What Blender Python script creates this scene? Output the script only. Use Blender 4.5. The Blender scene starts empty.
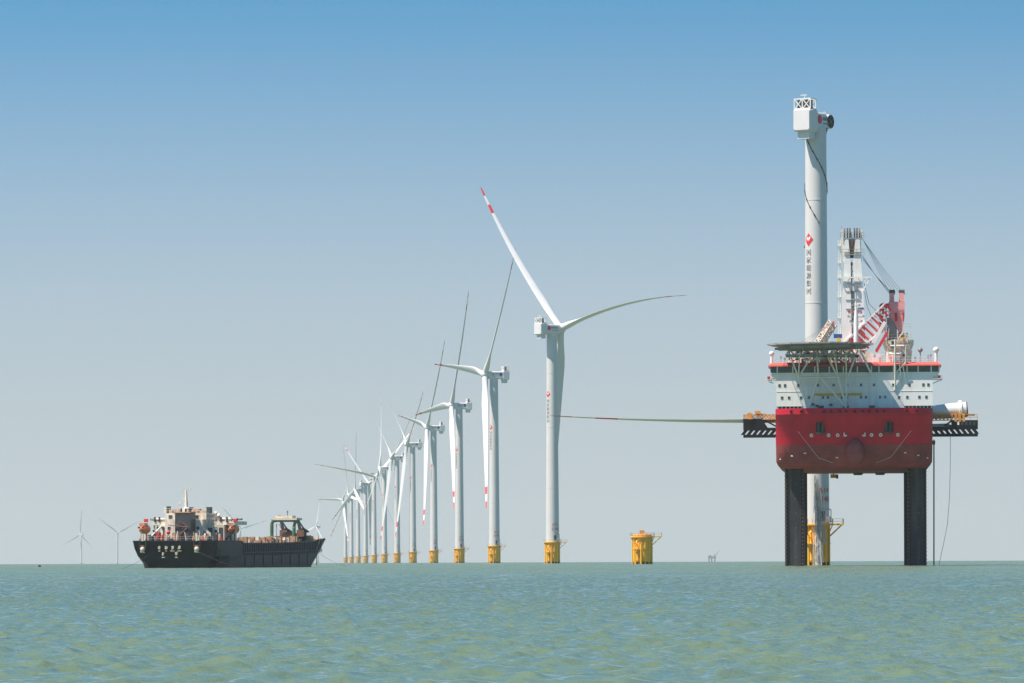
import bpy, math, random
import numpy as np
from mathutils import Vector, Matrix

random.seed(7)
C = bpy.context.scene.collection
rad = math.radians

# ------------------------------------------------------------------ camera, sky, sun, exposure
F = 4700.0            # focal length in pixels of the 1024 wide frame
EYE = 1.5             # camera height over the water
EYE_Y = 559.4         # picture row of eye level at the picture's middle
ROLL = 0.0036         # the horizon climbs slightly to the right
RE = 7.4e6            # earth radius with refraction: the sea really curves away

cam_data = bpy.data.cameras.new("camera")
cam = bpy.data.objects.new("camera", cam_data)
C.objects.link(cam)
cam_data.sensor_width = 36.0
cam_data.lens = F / 1024 * 36.0
cam_data.shift_y = (EYE_Y - 341.5) / 1024
cam_data.clip_start = 0.5
cam_data.clip_end = 60000
cr, sr = math.cos(ROLL), math.sin(ROLL)
cam.matrix_world = Matrix(((cr, sr, 0, 0), (0, 0, -1, 0), (-sr, cr, 0, EYE), (0, 0, 0, 1)))
bpy.context.scene.camera = cam

SKY_STRENGTH, SKY_K, SKY_O, SKY_HUE, SKY_SAT = 0.103, 2.0, 0.25, 0.477, 1.36
VEIL = [(0.0, 0.97), (1.0, 0.0), (0.2, 0.93), (0.4, 0.76), (0.55, 0.55), (0.70, 0.32), (0.85, 0.12)]
VEIL_COL = (3.22, 3.54, 3.64)
SUN_EL = rad(59)
SUN_AZ = rad(67)      # measured from straight behind the camera towards its left
to_sun = Vector((-math.sin(SUN_AZ) * math.cos(SUN_EL), -math.cos(SUN_AZ) * math.cos(SUN_EL), math.sin(SUN_EL)))

world = bpy.data.worlds.new("World")
bpy.context.scene.world = world
world.use_nodes = True
nt = world.node_tree
bg = nt.nodes["Background"]
sky = nt.nodes.new("ShaderNodeTexSky")
sky.sky_type = 'NISHITA'
sky.sun_disc = False
sky.sun_elevation = SUN_EL
sky.sun_rotation = math.atan2(to_sun.x, to_sun.y)
sky.altitude = 0
sky.air_density = 1.0
sky.dust_density = 0.2
sky.ozone_density = 3.0
tcw = nt.nodes.new("ShaderNodeTexCoord")
mpw = nt.nodes.new("ShaderNodeVectorMath"); mpw.operation = 'MULTIPLY_ADD'
mpw.inputs[1].default_value = (1, 1, SKY_K)      # the telephoto's narrow slice of sky turns blue quickly
mpw.inputs[2].default_value = (0, 0, SKY_O)
nrm = nt.nodes.new("ShaderNodeVectorMath"); nrm.operation = 'NORMALIZE'
nt.links.new(tcw.outputs["Generated"], mpw.inputs[0]); nt.links.new(mpw.outputs[0], nrm.inputs[0]); nt.links.new(nrm.outputs[0], sky.inputs["Vector"])
hsv = nt.nodes.new("ShaderNodeHueSaturation"); hsv.inputs["Hue"].default_value = SKY_HUE; hsv.inputs["Saturation"].default_value = SKY_SAT
nt.links.new(sky.outputs[0], hsv.inputs["Color"])
# pale veil low over the sea, beyond the box of haze: the sky's blue whitens towards the horizon
sepw = nt.nodes.new("ShaderNodeSeparateXYZ"); nt.links.new(tcw.outputs["Generated"], sepw.inputs[0])
mrw = nt.nodes.new("ShaderNodeMapRange"); mrw.inputs["From Min"].default_value = 0.0; mrw.inputs["From Max"].default_value = 0.14
nt.links.new(sepw.outputs["Z"], mrw.inputs["Value"])
veil = nt.nodes.new("ShaderNodeValToRGB")
veil.color_ramp.interpolation = 'B_SPLINE'
for i, (p, f) in enumerate(VEIL):
    e = veil.color_ramp.elements[i] if i < 2 else veil.color_ramp.elements.new(p)
    e.position = p; e.color = (f, f, f, 1)
nt.links.new(mrw.outputs[0], veil.inputs[0])
mixw = nt.nodes.new("ShaderNodeMix"); mixw.data_type = 'RGBA'
mixw.inputs["B"].default_value = (*VEIL_COL, 1)
nt.links.new(veil.outputs["Color"], mixw.inputs["Factor"]); nt.links.new(hsv.outputs[0], mixw.inputs["A"])
nt.links.new(mixw.outputs["Result"], bg.inputs[0])
bg.inputs[1].default_value = SKY_STRENGTH

sun_data = bpy.data.lights.new("sun", 'SUN')
sun_data.energy = 5.0
sun_data.angle = rad(0.5)
sun_data.color = (1.0, 0.875, 0.765)
sun = bpy.data.objects.new("sun", sun_data)
C.objects.link(sun)
sun.rotation_euler = to_sun.to_track_quat('Z', 'Y').to_euler()
sun.location = (-300, 0, 500)

vs = bpy.context.scene.view_settings
vs.view_transform = 'Standard'
vs.look = 'None'
vs.gamma = 1.0
vs.exposure = 0.72
vs.use_curve_mapping = False
bpy.context.scene.cycles.use_denoising = True
bpy.context.scene.cycles.sample_clamp_indirect = 4.0
bpy.context.scene.cycles.sample_clamp_direct = 8.0
bpy.context.scene.cycles.volume_bounces = 1
bpy.context.scene.cycles.transparent_max_bounces = 16

HAZE_DENSITY = 3.8e-5

# ------------------------------------------------------------------ helpers
def at(px, py, D):
    """Point on the plane D metres ahead that the picture shows at (px, py)."""
    dx, dy = px - 512.0, EYE_Y - py
    return Vector(((dx + ROLL * dy) * D / F, D, EYE + (dy - ROLL * dx) * D / F))

def sea_z(x, y):
    return -(x * x + y * y) / (2 * RE)

def make_mat(name, col, rough=0.5, metal=0.0, var=0.12, scale=0.6, streak=0.0, streak_col=(0.25, 0.12, 0.06), spec=0.5, plates=None):
    m = bpy.data.materials.new(name)
    m.use_nodes = True
    t = m.node_tree
    b = t.nodes["Principled BSDF"]
    b.inputs["Roughness"].default_value = rough
    b.inputs["Metallic"].default_value = metal
    b.inputs["Specular IOR Level"].default_value = spec
    tc = t.nodes.new("ShaderNodeTexCoord")
    nz = t.nodes.new("ShaderNodeTexNoise")
    nz.inputs["Scale"].default_value = scale
    nz.inputs["Detail"].default_value = 6
    t.links.new(tc.outputs["Object"], nz.inputs["Vector"])
    ramp = t.nodes.new("ShaderNodeValToRGB")
    lo = 1 - var
    ramp.color_ramp.elements[0].position = 0.3
    ramp.color_ramp.elements[1].position = 0.7
    ramp.color_ramp.elements[0].color = (col[0] * lo, col[1] * lo, col[2] * lo, 1)
    ramp.color_ramp.elements[1].color = (min(1, col[0] * (1 + var * .5)), min(1, col[1] * (1 + var * .5)), min(1, col[2] * (1 + var * .5)), 1)
    t.links.new(nz.outputs["Fac"], ramp.inputs["Fac"])
    out = ramp.outputs["Color"]
    if streak > 0:
        mp = t.nodes.new("ShaderNodeMapping")
        mp.inputs["Scale"].default_value = (1.1, 1.1, 0.08)
        t.links.new(tc.outputs["Object"], mp.inputs["Vector"])
        n2 = t.nodes.new("ShaderNodeTexNoise")
        n2.inputs["Scale"].default_value = 1.0
        n2.inputs["Detail"].default_value = 8
        t.links.new(mp.outputs["Vector"], n2.inputs["Vector"])
        r2 = t.nodes.new("ShaderNodeValToRGB")
        r2.color_ramp.elements[0].position = 0.5
        r2.color_ramp.elements[0].color = (0, 0, 0, 1)
        r2.color_ramp.elements[1].position = 0.72
        r2.color_ramp.elements[1].color = (streak, streak, streak, 1)
        t.links.new(n2.outputs["Fac"], r2.inputs["Fac"])
        mx = t.nodes.new("ShaderNodeMix")
        mx.data_type = 'RGBA'
        t.links.new(r2.outputs["Color"], mx.inputs["Factor"])
        t.links.new(out, mx.inputs["A"])
        mx.inputs["B"].default_value = (*streak_col, 1)
        out = mx.outputs["Result"]
    if plates:      # welded plating: each plate a slightly different tone, thin darker seams
        sx = t.nodes.new("ShaderNodeSeparateXYZ"); cx = t.nodes.new("ShaderNodeCombineXYZ")
        t.links.new(tc.outputs["Object"], sx.inputs[0]); ad = t.nodes.new("ShaderNodeMath"); ad.operation = 'ADD'
        t.links.new(sx.outputs["X"], ad.inputs[0]); t.links.new(sx.outputs["Y"], ad.inputs[1])
        t.links.new(ad.outputs[0], cx.inputs["X"]); t.links.new(sx.outputs["Z"], cx.inputs["Y"])
        br = t.nodes.new("ShaderNodeTexBrick")
        br.inputs["Scale"].default_value = 1.0; br.inputs["Brick Width"].default_value = plates[0]; br.inputs["Row Height"].default_value = plates[1]
        br.inputs["Mortar Size"].default_value = 0.05; br.inputs["Mortar Smooth"].default_value = 0.6
        g = plates[2]
        br.inputs["Color1"].default_value = (1, 1, 1, 1); br.inputs["Color2"].default_value = (1 - g, 1 - g, 1 - g, 1); br.inputs["Mortar"].default_value = (1 - 2 * g, 1 - 2 * g, 1 - 2 * g, 1)
        t.links.new(cx.outputs[0], br.inputs["Vector"])
        mp2 = t.nodes.new("ShaderNodeMix"); mp2.data_type = 'RGBA'; mp2.blend_type = 'MULTIPLY'; mp2.inputs["Factor"].default_value = 1.0
        t.links.new(out, mp2.inputs["A"]); t.links.new(br.outputs["Color"], mp2.inputs["B"]); out = mp2.outputs["Result"]
    t.links.new(out, b.inputs["Base Color"])
    return m

M = dict(
    tower=make_mat("tower_paint", (0.57, 0.565, 0.55), 0.42, var=0.05, scale=0.15, streak=0.10, streak_col=(0.45, 0.43, 0.38)),
    blade=make_mat("blade_gelcoat", (0.64, 0.64, 0.63), 0.38, var=0.03, scale=0.2),
    nacelle=make_mat("nacelle_shell", (0.62, 0.62, 0.62), 0.4, var=0.04),
    white=make_mat("white_paint", (0.82, 0.81, 0.77), 0.45, plates=(4.0, 2.6, 0.05), var=0.07, scale=0.5, streak=0.22, streak_col=(0.42, 0.33, 0.25)),
    cream=make_mat("cream_paint", (0.62, 0.57, 0.45), 0.5, var=0.2, scale=1.2, streak=0.3),
    old=make_mat("worn_ivory_paint", (0.74, 0.67, 0.56), 0.55, var=0.18, scale=1.0, streak=0.55, streak_col=(0.26, 0.14, 0.08)),
    grey=make_mat("grey_steel", (0.28, 0.29, 0.28), 0.5, var=0.2),
    dark=make_mat("dark_steel", (0.045, 0.05, 0.055), 0.5, var=0.3),
    black=make_mat("black_paint", (0.008, 0.01, 0.012), 0.5, spec=.25, var=0.3),
    deckgrn=make_mat("deck_coating", (0.10, 0.14, 0.12), 0.7, var=0.3),
    heli=make_mat("helideck_plate", (0.20, 0.205, 0.20), 0.6, var=0.2),
    strut=make_mat("strut_paint", (0.74, 0.73, 0.64), 0.5, var=0.12),
    red=make_mat("signal_red", (0.62, 0.03, 0.035), 0.45, var=0.12),
    pink=make_mat("faded_red_paint", (0.78, 0.34, 0.31), 0.55, var=0.12, scale=0.8),
    roofred=make_mat("roof_red", (0.60, 0.10, 0.08), 0.5, var=0.15),
    hullred=make_mat("hull_red", (0.56, 0.010, 0.038), 0.5, spec=0.25, plates=(5.2, 1.9, 0.16), var=0.12, scale=0.35, streak=0.25, streak_col=(0.30, 0.02, 0.025)),
    maroon=make_mat("antifouling_maroon", (0.33, 0.07, 0.068), 0.7, spec=.2, plates=(5.2, 1.9, 0.18), var=0.3, scale=0.4, streak=0.3, streak_col=(0.21, 0.085, 0.075)),
    yellow=make_mat("safety_yellow", (0.88, 0.48, 0.015), 0.45, var=0.12, scale=0.7, streak=0.2, streak_col=(0.42, 0.19, 0.03)),
    orange=make_mat("orange_steel", (0.70, 0.30, 0.05), 0.5, var=0.25, scale=1.0),
    tan=make_mat("timber_and_rust", (0.46, 0.27, 0.16), 0.8, var=0.5, scale=1.6),
    rust=make_mat("rusty_steel", (0.20, 0.10, 0.07), 0.8, var=0.4, scale=1.2),
    shiphull=make_mat("black_hull_paint", (0.006, 0.015, 0.027), 0.5, spec=.3, plates=(6.0, 1.45, 0.3), var=0.35, scale=0.4, streak=0.3, streak_col=(0.03, 0.032, 0.036)),
    boot=make_mat("boot_topping", (0.06, 0.028, 0.028), 0.6, var=0.3, streak=0.4, streak_col=(0.06, 0.05, 0.045)),
    glass=make_mat("window_glass", (0.025, 0.05, 0.055), 0.08, var=0.3, spec=0.8),
    green=make_mat("gantry_green", (0.06, 0.17, 0.09), 0.5, var=0.3, streak=0.3),
    lifeboat=make_mat("lifeboat_orange", (0.72, 0.23, 0.10), 0.45, var=0.2),
    blue=make_mat("blue_paint", (0.02, 0.09, 0.30), 0.45, var=0.15),
    legsteel=make_mat("leg_steel", (0.035, 0.036, 0.038), 0.6, spec=.3, var=0.3, scale=0.5, streak=0.5, streak_col=(0.13, 0.11, 0.10)),
    rope=make_mat("rope", (0.3, 0.3, 0.3), 0.8, var=0.2),
    ink=make_mat("lettering_black", (0.03, 0.03, 0.035), 0.5, var=0.05),
    paint=make_mat("marking_white", (0.78, 0.78, 0.75), 0.5, var=0.08),
    farsteel=make_mat("far_steel", (0.16, 0.18, 0.22), 0.6, var=0.1),
)

class MB:
    def __init__(self):
        self.v, self.f, self.m = [], [], []
    def add(self, vs, fs, m=0):
        k = len(self.v)
        self.v += [tuple(p) for p in vs]
        self.f += [tuple(i + k for i in f) for f in fs]
        self.m += [m] * len(fs)
        return self
    def box(self, x0, x1, y0, y1, z0, z1, m=0):
        vs = [(x, y, z) for z in (z0, z1) for y in (y0, y1) for x in (x0, x1)]
        return self.add(vs, [(0, 2, 3, 1), (4, 5, 7, 6), (0, 1, 5, 4), (2, 6, 7, 3), (0, 4, 6, 2), (1, 3, 7, 5)], m)
    def cbox(self, c, s, m=0):
        return self.box(c[0] - s[0] / 2, c[0] + s[0] / 2, c[1] - s[1] / 2, c[1] + s[1] / 2, c[2] - s[2] / 2, c[2] + s[2] / 2, m)
    def bar(self, p, q, w, h=None, m=0):
        h = h or w
        p, q = Vector(p), Vector(q)
        d = (q - p)
        if d.length < 1e-6: return self
        d.normalize()
        up = Vector((0, 0, 1)) if abs(d.z) < 0.95 else Vector((0, 1, 0))
        a = d.cross(up).normalized() * (w / 2)
        b = a.cross(d).normalized() * (h / 2)
        vs = [p - a - b, p + a - b, p + a + b, p - a + b, q - a - b, q + a - b, q + a + b, q - a + b]
        return self.add(vs, [(0, 1, 2, 3), (7, 6, 5, 4), (0, 4, 5, 1), (1, 5, 6, 2), (2, 6, 7, 3), (3, 7, 4, 0)], m)
    def tube(self, pts, r, n=8, m=0, caps=True):
        pts = [Vector(p) for p in pts]
        rs = r if isinstance(r, (list, tuple)) else [r] * len(pts)
        rings = []
        for i, p in enumerate(pts):
            d = (pts[min(i + 1, len(pts) - 1)] - pts[max(i - 1, 0)]).normalized()
            up = Vector((0, 0, 1)) if abs(d.z) < 0.9 else Vector((0, 1, 0))
            a = d.cross(up).normalized(); b = a.cross(d)
            rings.append([p + (a * math.cos(t) + b * math.sin(t)) * rs[i] for t in [2 * math.pi * k / n for k in range(n)]])
        return self.loft(rings, True, caps, m)
    def loft(self, rings, closed=True, caps=True, m=0):
        n = len(rings[0]); vs = [p for r in rings for p in r]; fs = []
        mm = m if isinstance(m, list) else None
        k0 = len(self.f)
        for i in range(len(rings) - 1):
            for j in range(n if closed else n - 1):
                k = (j + 1) % n
                fs.append((i * n + j, i * n + k, (i + 1) * n + k, (i + 1) * n + j))
        if caps:
            fs.append(tuple(reversed(range(n)))); fs.append(tuple((len(rings) - 1) * n + j for j in range(n)))
        self.add(vs, fs, 0 if mm else m)
        if mm:
            for i in range(len(rings) - 1):
                for j in range(n if closed else n - 1):
                    self.m[k0] = mm[i]; k0 += 1
            if caps:
                self.m[k0] = mm[-2]; self.m[k0 + 1] = mm[-1]
        return self
    def lathe(self, prof, n=24, c=(0, 0, 0), m=0, caps=True, axis='z'):
        rings = []
        for r, z in prof:
            ring = []
            for k in range(n):
                t = 2 * math.pi * k / n
                p = (r * math.cos(t), r * math.sin(t), z)
                if axis == 'y': p = (p[0], z, -p[1])
                if axis == 'x': p = (z, p[1], -p[0])
                ring.append((p[0] + c[0], p[1] + c[1], p[2] + c[2]))
            rings.append(ring)
        return self.loft(rings, True, caps, m)
    def sphere(self, c, r, n=16, m=0, sz=1.0):
        k = n // 2
        prof = [(max(1e-3, r * math.sin(math.pi * i / k)), -r * sz * math.cos(math.pi * i / k)) for i in range(k + 1)]
        return self.lathe(prof, n, c, m)
    def prism(self, poly, off, m=0):
        a = [Vector(p) for p in poly]; b = [p + Vector(off) for p in a]
        return self.loft([a, b], True, True, m)
    def rail(self, pts, h=1.1, step=1.6, r=0.035, m=0):
        pts = [Vector(p) for p in pts]
        for a, b in zip(pts[:-1], pts[1:]):
            n = max(1, int((b - a).length / step))
            for i in range(n + 1):
                p = a.lerp(b, i / n)
                self.bar(p, p + Vector((0, 0, h)), r * 1.6, m=m)
            for k in (0.5, 1.0):
                self.bar(a + Vector((0, 0, h * k)), b + Vector((0, 0, h * k)), r * 1.6, m=m)
        return self
    def lattice(self, p, q, w, h, n, r=0.12, rd=0.08, m=0, m2=None, up=(0, 0, 1), taper=1.0):
        p, q = Vector(p), Vector(q); d = (q - p).normalized(); up = Vector(up)
        a = d.cross(up).normalized(); b = a.cross(d).normalized()
        m2 = m if m2 is None else m2
        def cn(t, i):
            k = 1 + (taper - 1) * t
            return p.lerp(q, t) + a * (w / 2 * k) * (1, 1, -1, -1)[i] + b * (h / 2 * k) * (1, -1, -1, 1)[i]
        for i in range(4):
            self.bar(cn(0, i), cn(1, i), r * 2, m=m)
        for k in range(n):
            t0, t1 = k / n, (k + 1) / n
            for i in range(4):
                j = (i + 1) % 4
                mm = m2 if k % 2 else m
                self.bar(cn(t0, i), cn(t0, j), rd * 2, m=mm)
                self.bar(cn(t0, i if k % 2 else j), cn(t1, j if k % 2 else i), rd * 2, m=mm)
        return self
    def build(self, name, mats, parent=None, smooth=None):
        me = bpy.data.meshes.new(name)
        me.from_pydata([tuple(p) for p in self.v], [], self.f)
        mats = mats if isinstance(mats, (list, tuple)) else [mats]
        for mt in mats: me.materials.append(mt)
        me.polygons.foreach_set("material_index", self.m)
        if smooth is not None:
            me.polygons.foreach_set("use_smooth", [True] * len(self.f))
            me.set_sharp_from_angle(angle=rad(smooth))
        me.update()
        o = bpy.data.objects.new(name, me)
        C.objects.link(o)
        if parent: o.parent = parent
        return o

def tag(o, label=None, cat=None, group=None, kind=None):
    if label: o["label"] = label
    if cat: o["category"] = cat
    if group: o["group"] = group
    if kind: o["kind"] = kind
    return o

def thing(name, loc, rz=0.0, label=None, cat=None, group=None):
    o = bpy.data.objects.new(name, None)
    C.objects.link(o)
    o.location = loc
    o.rotation_euler = (0, 0, rz)
    o.empty_display_size = 1
    return tag(o, label, cat, group)

def dup(o, parent):
    c = o.copy(); C.objects.link(c); c.parent = parent
    return c

def text_mesh(s, size):
    cu = bpy.data.curves.new("lettering_source", 'FONT')
    cu.body = s; cu.size = size; cu.align_x = 'CENTER'; cu.align_y = 'CENTER'
    cu.resolution_u = 3
    o = bpy.data.objects.new("lettering_source", cu)
    C.objects.link(o)
    dg = bpy.context.evaluated_depsgraph_get()
    me = bpy.data.meshes.new_from_object(o.evaluated_get(dg))
    vs = [v.co.copy() for v in me.vertices]; fs = [tuple(p.vertices) for p in me.polygons]
    bpy.data.objects.remove(o); bpy.data.curves.remove(cu); bpy.data.meshes.remove(me)
    return vs, fs

# ------------------------------------------------------------------ sea
SEA_STEEP, SEA_SPREAD = 0.041, 60
def build_sea():
    rng = np.random.default_rng(3)
    a_in = np.linspace(-0.15, 0.15, 640)
    a_out = np.concatenate([np.linspace(-math.pi, -0.5, 60), np.linspace(-0.47, -0.17, 24)])
    ang = np.concatenate([a_out, a_in, -a_out[::-1]])
    ang[-1] = math.pi
    rr = [0.5, 2, 5, 10, 16, 22, 28]
    D = 32.0
    while D < 420:
        rr.append(D); D += 0.055 * (D / 56) ** 1.35
    while D < 1000:
        rr.append(D); D += 0.85 * (D / 420) ** 1.6
    while D < 15500:
        rr.append(D); D *= 1.0045
    rr.append(15600)
    r = np.array(rr)
    step = np.gradient(r)
    A, Rr = np.meshgrid(ang, r)
    St = np.repeat(step[:, None], len(ang), 1)
    X = Rr * np.sin(A); Y = Rr * np.cos(A)
    Z = np.zeros_like(X); DX = np.zeros_like(X); DY = np.zeros_like(X)
    for lam in np.geomspace(0.34, 3.2, 80):
        lam *= rng.uniform(0.93, 1.07)
        th = rad(-85) + rng.normal(0, rad(SEA_SPREAD))     # travel direction (towards the camera, a little to the right)
        k = 2 * math.pi / lam
        kx, ky = k * math.cos(th), k * math.sin(th)
        steep = SEA_STEEP if lam < 0.8 else SEA_STEEP * (0.8 / lam) ** 0.7
        amp = steep / k
        fade = np.clip(lam / (St * 2.0), 0.0, 1.0) ** 0.7
        ph = kx * X + ky * Y + rng.uniform(0, 6.28)
        Z += amp * fade * np.sin(ph)
        DX += 0.8 * amp * fade * math.cos(th) * np.cos(ph)
        DY += 0.8 * amp * fade * math.sin(th) * np.cos(ph)
    inner = np.abs(A) <= 0.17
    Z *= np.where(inner, 1, 0.0)
    X = X + DX * inner; Y = Y + DY * inner
    Z += -(Rr ** 2) / (2 * RE)
    nr, na = X.shape
    co = np.stack([X, Y, Z], -1).reshape(-1, 3).astype(np.float32)
    idx = np.arange(nr * na).reshape(nr, na)
    q = np.stack([idx[:-1, :-1], idx[1:, :-1], idx[1:, 1:], idx[:-1, 1:]], -1).reshape(-1, 4)
    me = bpy.data.meshes.new("sea")
    me.vertices.add(len(co)); me.vertices.foreach_set("co", co.ravel())
    me.loops.add(q.size); me.loops.foreach_set("vertex_index", q.ravel().astype(np.int32))
    me.polygons.add(len(q))
    me.polygons.foreach_set("loop_start", np.arange(0, q.size, 4, dtype=np.int32))
    me.polygons.foreach_set("use_smooth", np.ones(len(q), dtype=bool))
    me.update(calc_edges=True)
    if me.polygons[len(q) // 2].normal.z < 0: me.flip_normals()
    m = bpy.data.materials.new("sea_water"); m.use_nodes = True
    t = m.node_tree; b = t.nodes["Principled BSDF"]
    b.inputs["IOR"].default_value = 1.33
    b.inputs["Specular IOR Level"].default_value = 0.35
    b.inputs["Roughness"].default_value = 0.09
    tc = t.nodes.new("ShaderNodeTexCoord")
    mp = t.nodes.new("ShaderNodeMapping"); mp.inputs["Scale"].default_value = (1.0, 0.8, 1.0)
    mp.inputs["Rotation"].default_value = (0, 0, rad(12))
    t.links.new(tc.outputs["Object"], mp.inputs["Vector"])
    def noise(scale, detail, rough=0.55):
        n = t.nodes.new("ShaderNodeTexNoise"); n.inputs["Scale"].default_value = scale
        n.inputs["Detail"].default_value = detail; n.inputs["Roughness"].default_value = rough
        t.links.new(mp.outputs["Vector"], n.inputs["Vector"]); return n
    n1, n2 = noise(4.5, 5, 0.6), noise(1.1, 3)
    b1 = t.nodes.new("ShaderNodeBump"); b1.inputs["Distance"].default_value = 0.05; b1.inputs["Strength"].default_value = 0.75
    b2 = t.nodes.new("ShaderNodeBump"); b2.inputs["Distance"].default_value = 0.12; b2.inputs["Strength"].default_value = 0.5
    t.links.new(n1.outputs["Fac"], b1.inputs["Height"]); t.links.new(n2.outputs["Fac"], b2.inputs["Height"])
    t.links.new(b2.outputs["Normal"], b1.inputs["Normal"]); t.links.new(b1.outputs["Normal"], b.inputs["Normal"])
    n3 = noise(0.012, 4)
    ramp = t.nodes.new("ShaderNodeValToRGB")
    ramp.color_ramp.elements[0].position = 0.35; ramp.color_ramp.elements[0].color = (0.108, 0.156, 0.098, 1)
    ramp.color_ramp.elements[1].position = 0.65; ramp.color_ramp.elements[1].color = (0.126, 0.164, 0.092, 1)
    t.links.new(n3.outputs["Fac"], ramp.inputs["Fac"]); t.links.new(ramp.outputs["Color"], b.inputs["Base Color"])
    # waves finer than the mesh can carry there are roughness of the surface instead
    at_ = me.attributes.new("unresolved", 'FLOAT', 'POINT')
    un = np.clip((St - 0.08) / 1.6, 0, 1) ** 0.6
    at_.data.foreach_set("value", un.astype(np.float32).ravel())
    an = t.nodes.new("ShaderNodeAttribute"); an.attribute_name = "unresolved"
    mr = t.nodes.new("ShaderNodeMapRange"); mr.inputs["To Min"].default_value = 0.02; mr.inputs["To Max"].default_value = 0.28
    t.links.new(an.outputs["Fac"], mr.inputs["Value"])
    # gusts ruffle the water unevenly
    mg = t.nodes.new("ShaderNodeMapping"); mg.inputs["Scale"].default_value = (0.9, 0.22, 1.0); mg.inputs["Rotation"].default_value = (0, 0, rad(-6))
    t.links.new(tc.outputs["Object"], mg.inputs["Vector"])
    ng = t.nodes.new("ShaderNodeTexNoise"); ng.inputs["Scale"].default_value = 0.16; ng.inputs["Detail"].default_value = 9; ng.inputs["Roughness"].default_value = 0.72
    t.links.new(mg.outputs["Vector"], ng.inputs["Vector"])
    rg = t.nodes.new("ShaderNodeMapRange"); rg.inputs["From Min"].default_value = 0.38; rg.inputs["From Max"].default_value = 0.62; rg.inputs["To Min"].default_value = 0.55; rg.inputs["To Max"].default_value = 1.6
    t.links.new(ng.outputs["Fac"], rg.inputs["Value"])
    mu = t.nodes.new("ShaderNodeMath"); mu.operation = 'MULTIPLY'
    t.links.new(mr.outputs[0], mu.inputs[0]); t.links.new(rg.outputs[0], mu.inputs[1]); t.links.new(mu.outputs[0], b.inputs["Roughness"])
    ms = t.nodes.new("ShaderNodeMath"); ms.operation = 'MULTIPLY'; ms.inputs[1].default_value = 0.9
    t.links.new(rg.outputs[0], ms.inputs[0]); t.links.new(ms.outputs[0], b1.inputs["Strength"])
    me.materials.append(m)
    o = bpy.data.objects.new("sea", me); C.objects.link(o)
    tag(o, kind="structure")
build_sea()

# ------------------------------------------------------------------ haze: one closed box of even air
def build_haze():
    mb = MB().box(-16500, 16500, -16500, 16500, -38.5, 196)
    m = bpy.data.materials.new("air_haze"); m.use_nodes = True
    t = m.node_tree
    for n in list(t.nodes):
        if n.type == 'BSDF_PRINCIPLED': t.nodes.remove(n)
    v = t.nodes.new("ShaderNodeVolumePrincipled")
    v.inputs["Color"].default_value = (0.78, 0.81, 0.82, 1)
    v.inputs["Density"].default_value = HAZE_DENSITY
    v.inputs["Anisotropy"].default_value = 0.2
    t.links.new(v.outputs[0], t.nodes["Material Output"].inputs["Volume"])
    tag(mb.build("haze", m), kind="stuff")
build_haze()

# ------------------------------------------------------------------ wind turbine pieces
HUB = 100.0
R_BOT, R_TOP, Z_BOT, Z_TOP = 2.85, 2.2, 9.2, 97.3
def tower_r(z, rb=R_BOT, rt=R_TOP): return rb + (rt - rb) * (z - Z_BOT) / (Z_TOP - Z_BOT)

def wrap(mb, vs, fs, az, zc, rfun, m, proud=0.03):
    """Lay a flat drawing (x right, y up, metres) round the tower."""
    out = []
    for v in vs:
        z = zc + v[1]; r = rfun(z) + proud
        a = az + v[0] / r
        out.append((r * math.sin(a), -r * math.cos(a), z))
    mb.add(out, fs, m)

def strip(x0, x1, lo, hi, n=8):
    vs, fs = [], []
    for i in range(n + 1):
        x = x0 + (x1 - x0) * i / n
        vs += [(x, lo(x)), (x, hi(x))]
        if i: fs.append((2 * i - 2, 2 * i, 2 * i + 1, 2 * i - 1))
    return vs, fs

AZ_TXT = rad(-47)
def lettering_parts(rfun, idtext, az_id, parent):
    mb = MB()
    for i, ch in enumerate("国家能源集团"):
        vs, fs = text_mesh(ch, 1.55)
        wrap(mb, vs, fs, AZ_TXT, 69.3 - i * 1.72, rfun, 0)
    mb.build("company_lettering", M['ink'], parent)
    mb = MB()
    w, hh = 1.25, 1.5
    vs, fs = strip(-w, w, lambda x: -hh * (1 - abs(x) / w) - 0.0, lambda x: hh * (1 - abs(x) / w), 12)
    wrap(mb, vs, fs, AZ_TXT, 72.2, rfun, 0)
    for c in (-0.35, 0.2):
        vs, fs = strip(c - 0.28, c + 0.28, lambda x, c=c: (x - c) * 1.1 - 0.22 + 0.1, lambda x, c=c: (x - c) * 1.1 + 0.75 - 0.3, 4)
        wrap(mb, vs, fs, AZ_TXT, 72.3, rfun, 1, 0.045)
    mb.build("company_emblem", [M['red'], M['paint']], parent)
    if idtext:
        mb = MB()
        for i, s in enumerate(idtext):
            vs, fs = text_mesh(s, 1.75)
            wrap(mb, vs, fs, az_id, 16.6 - i * 1.95, rfun, 0, 0.09)
        mb.build("number_lettering", M['red'], parent)

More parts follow.
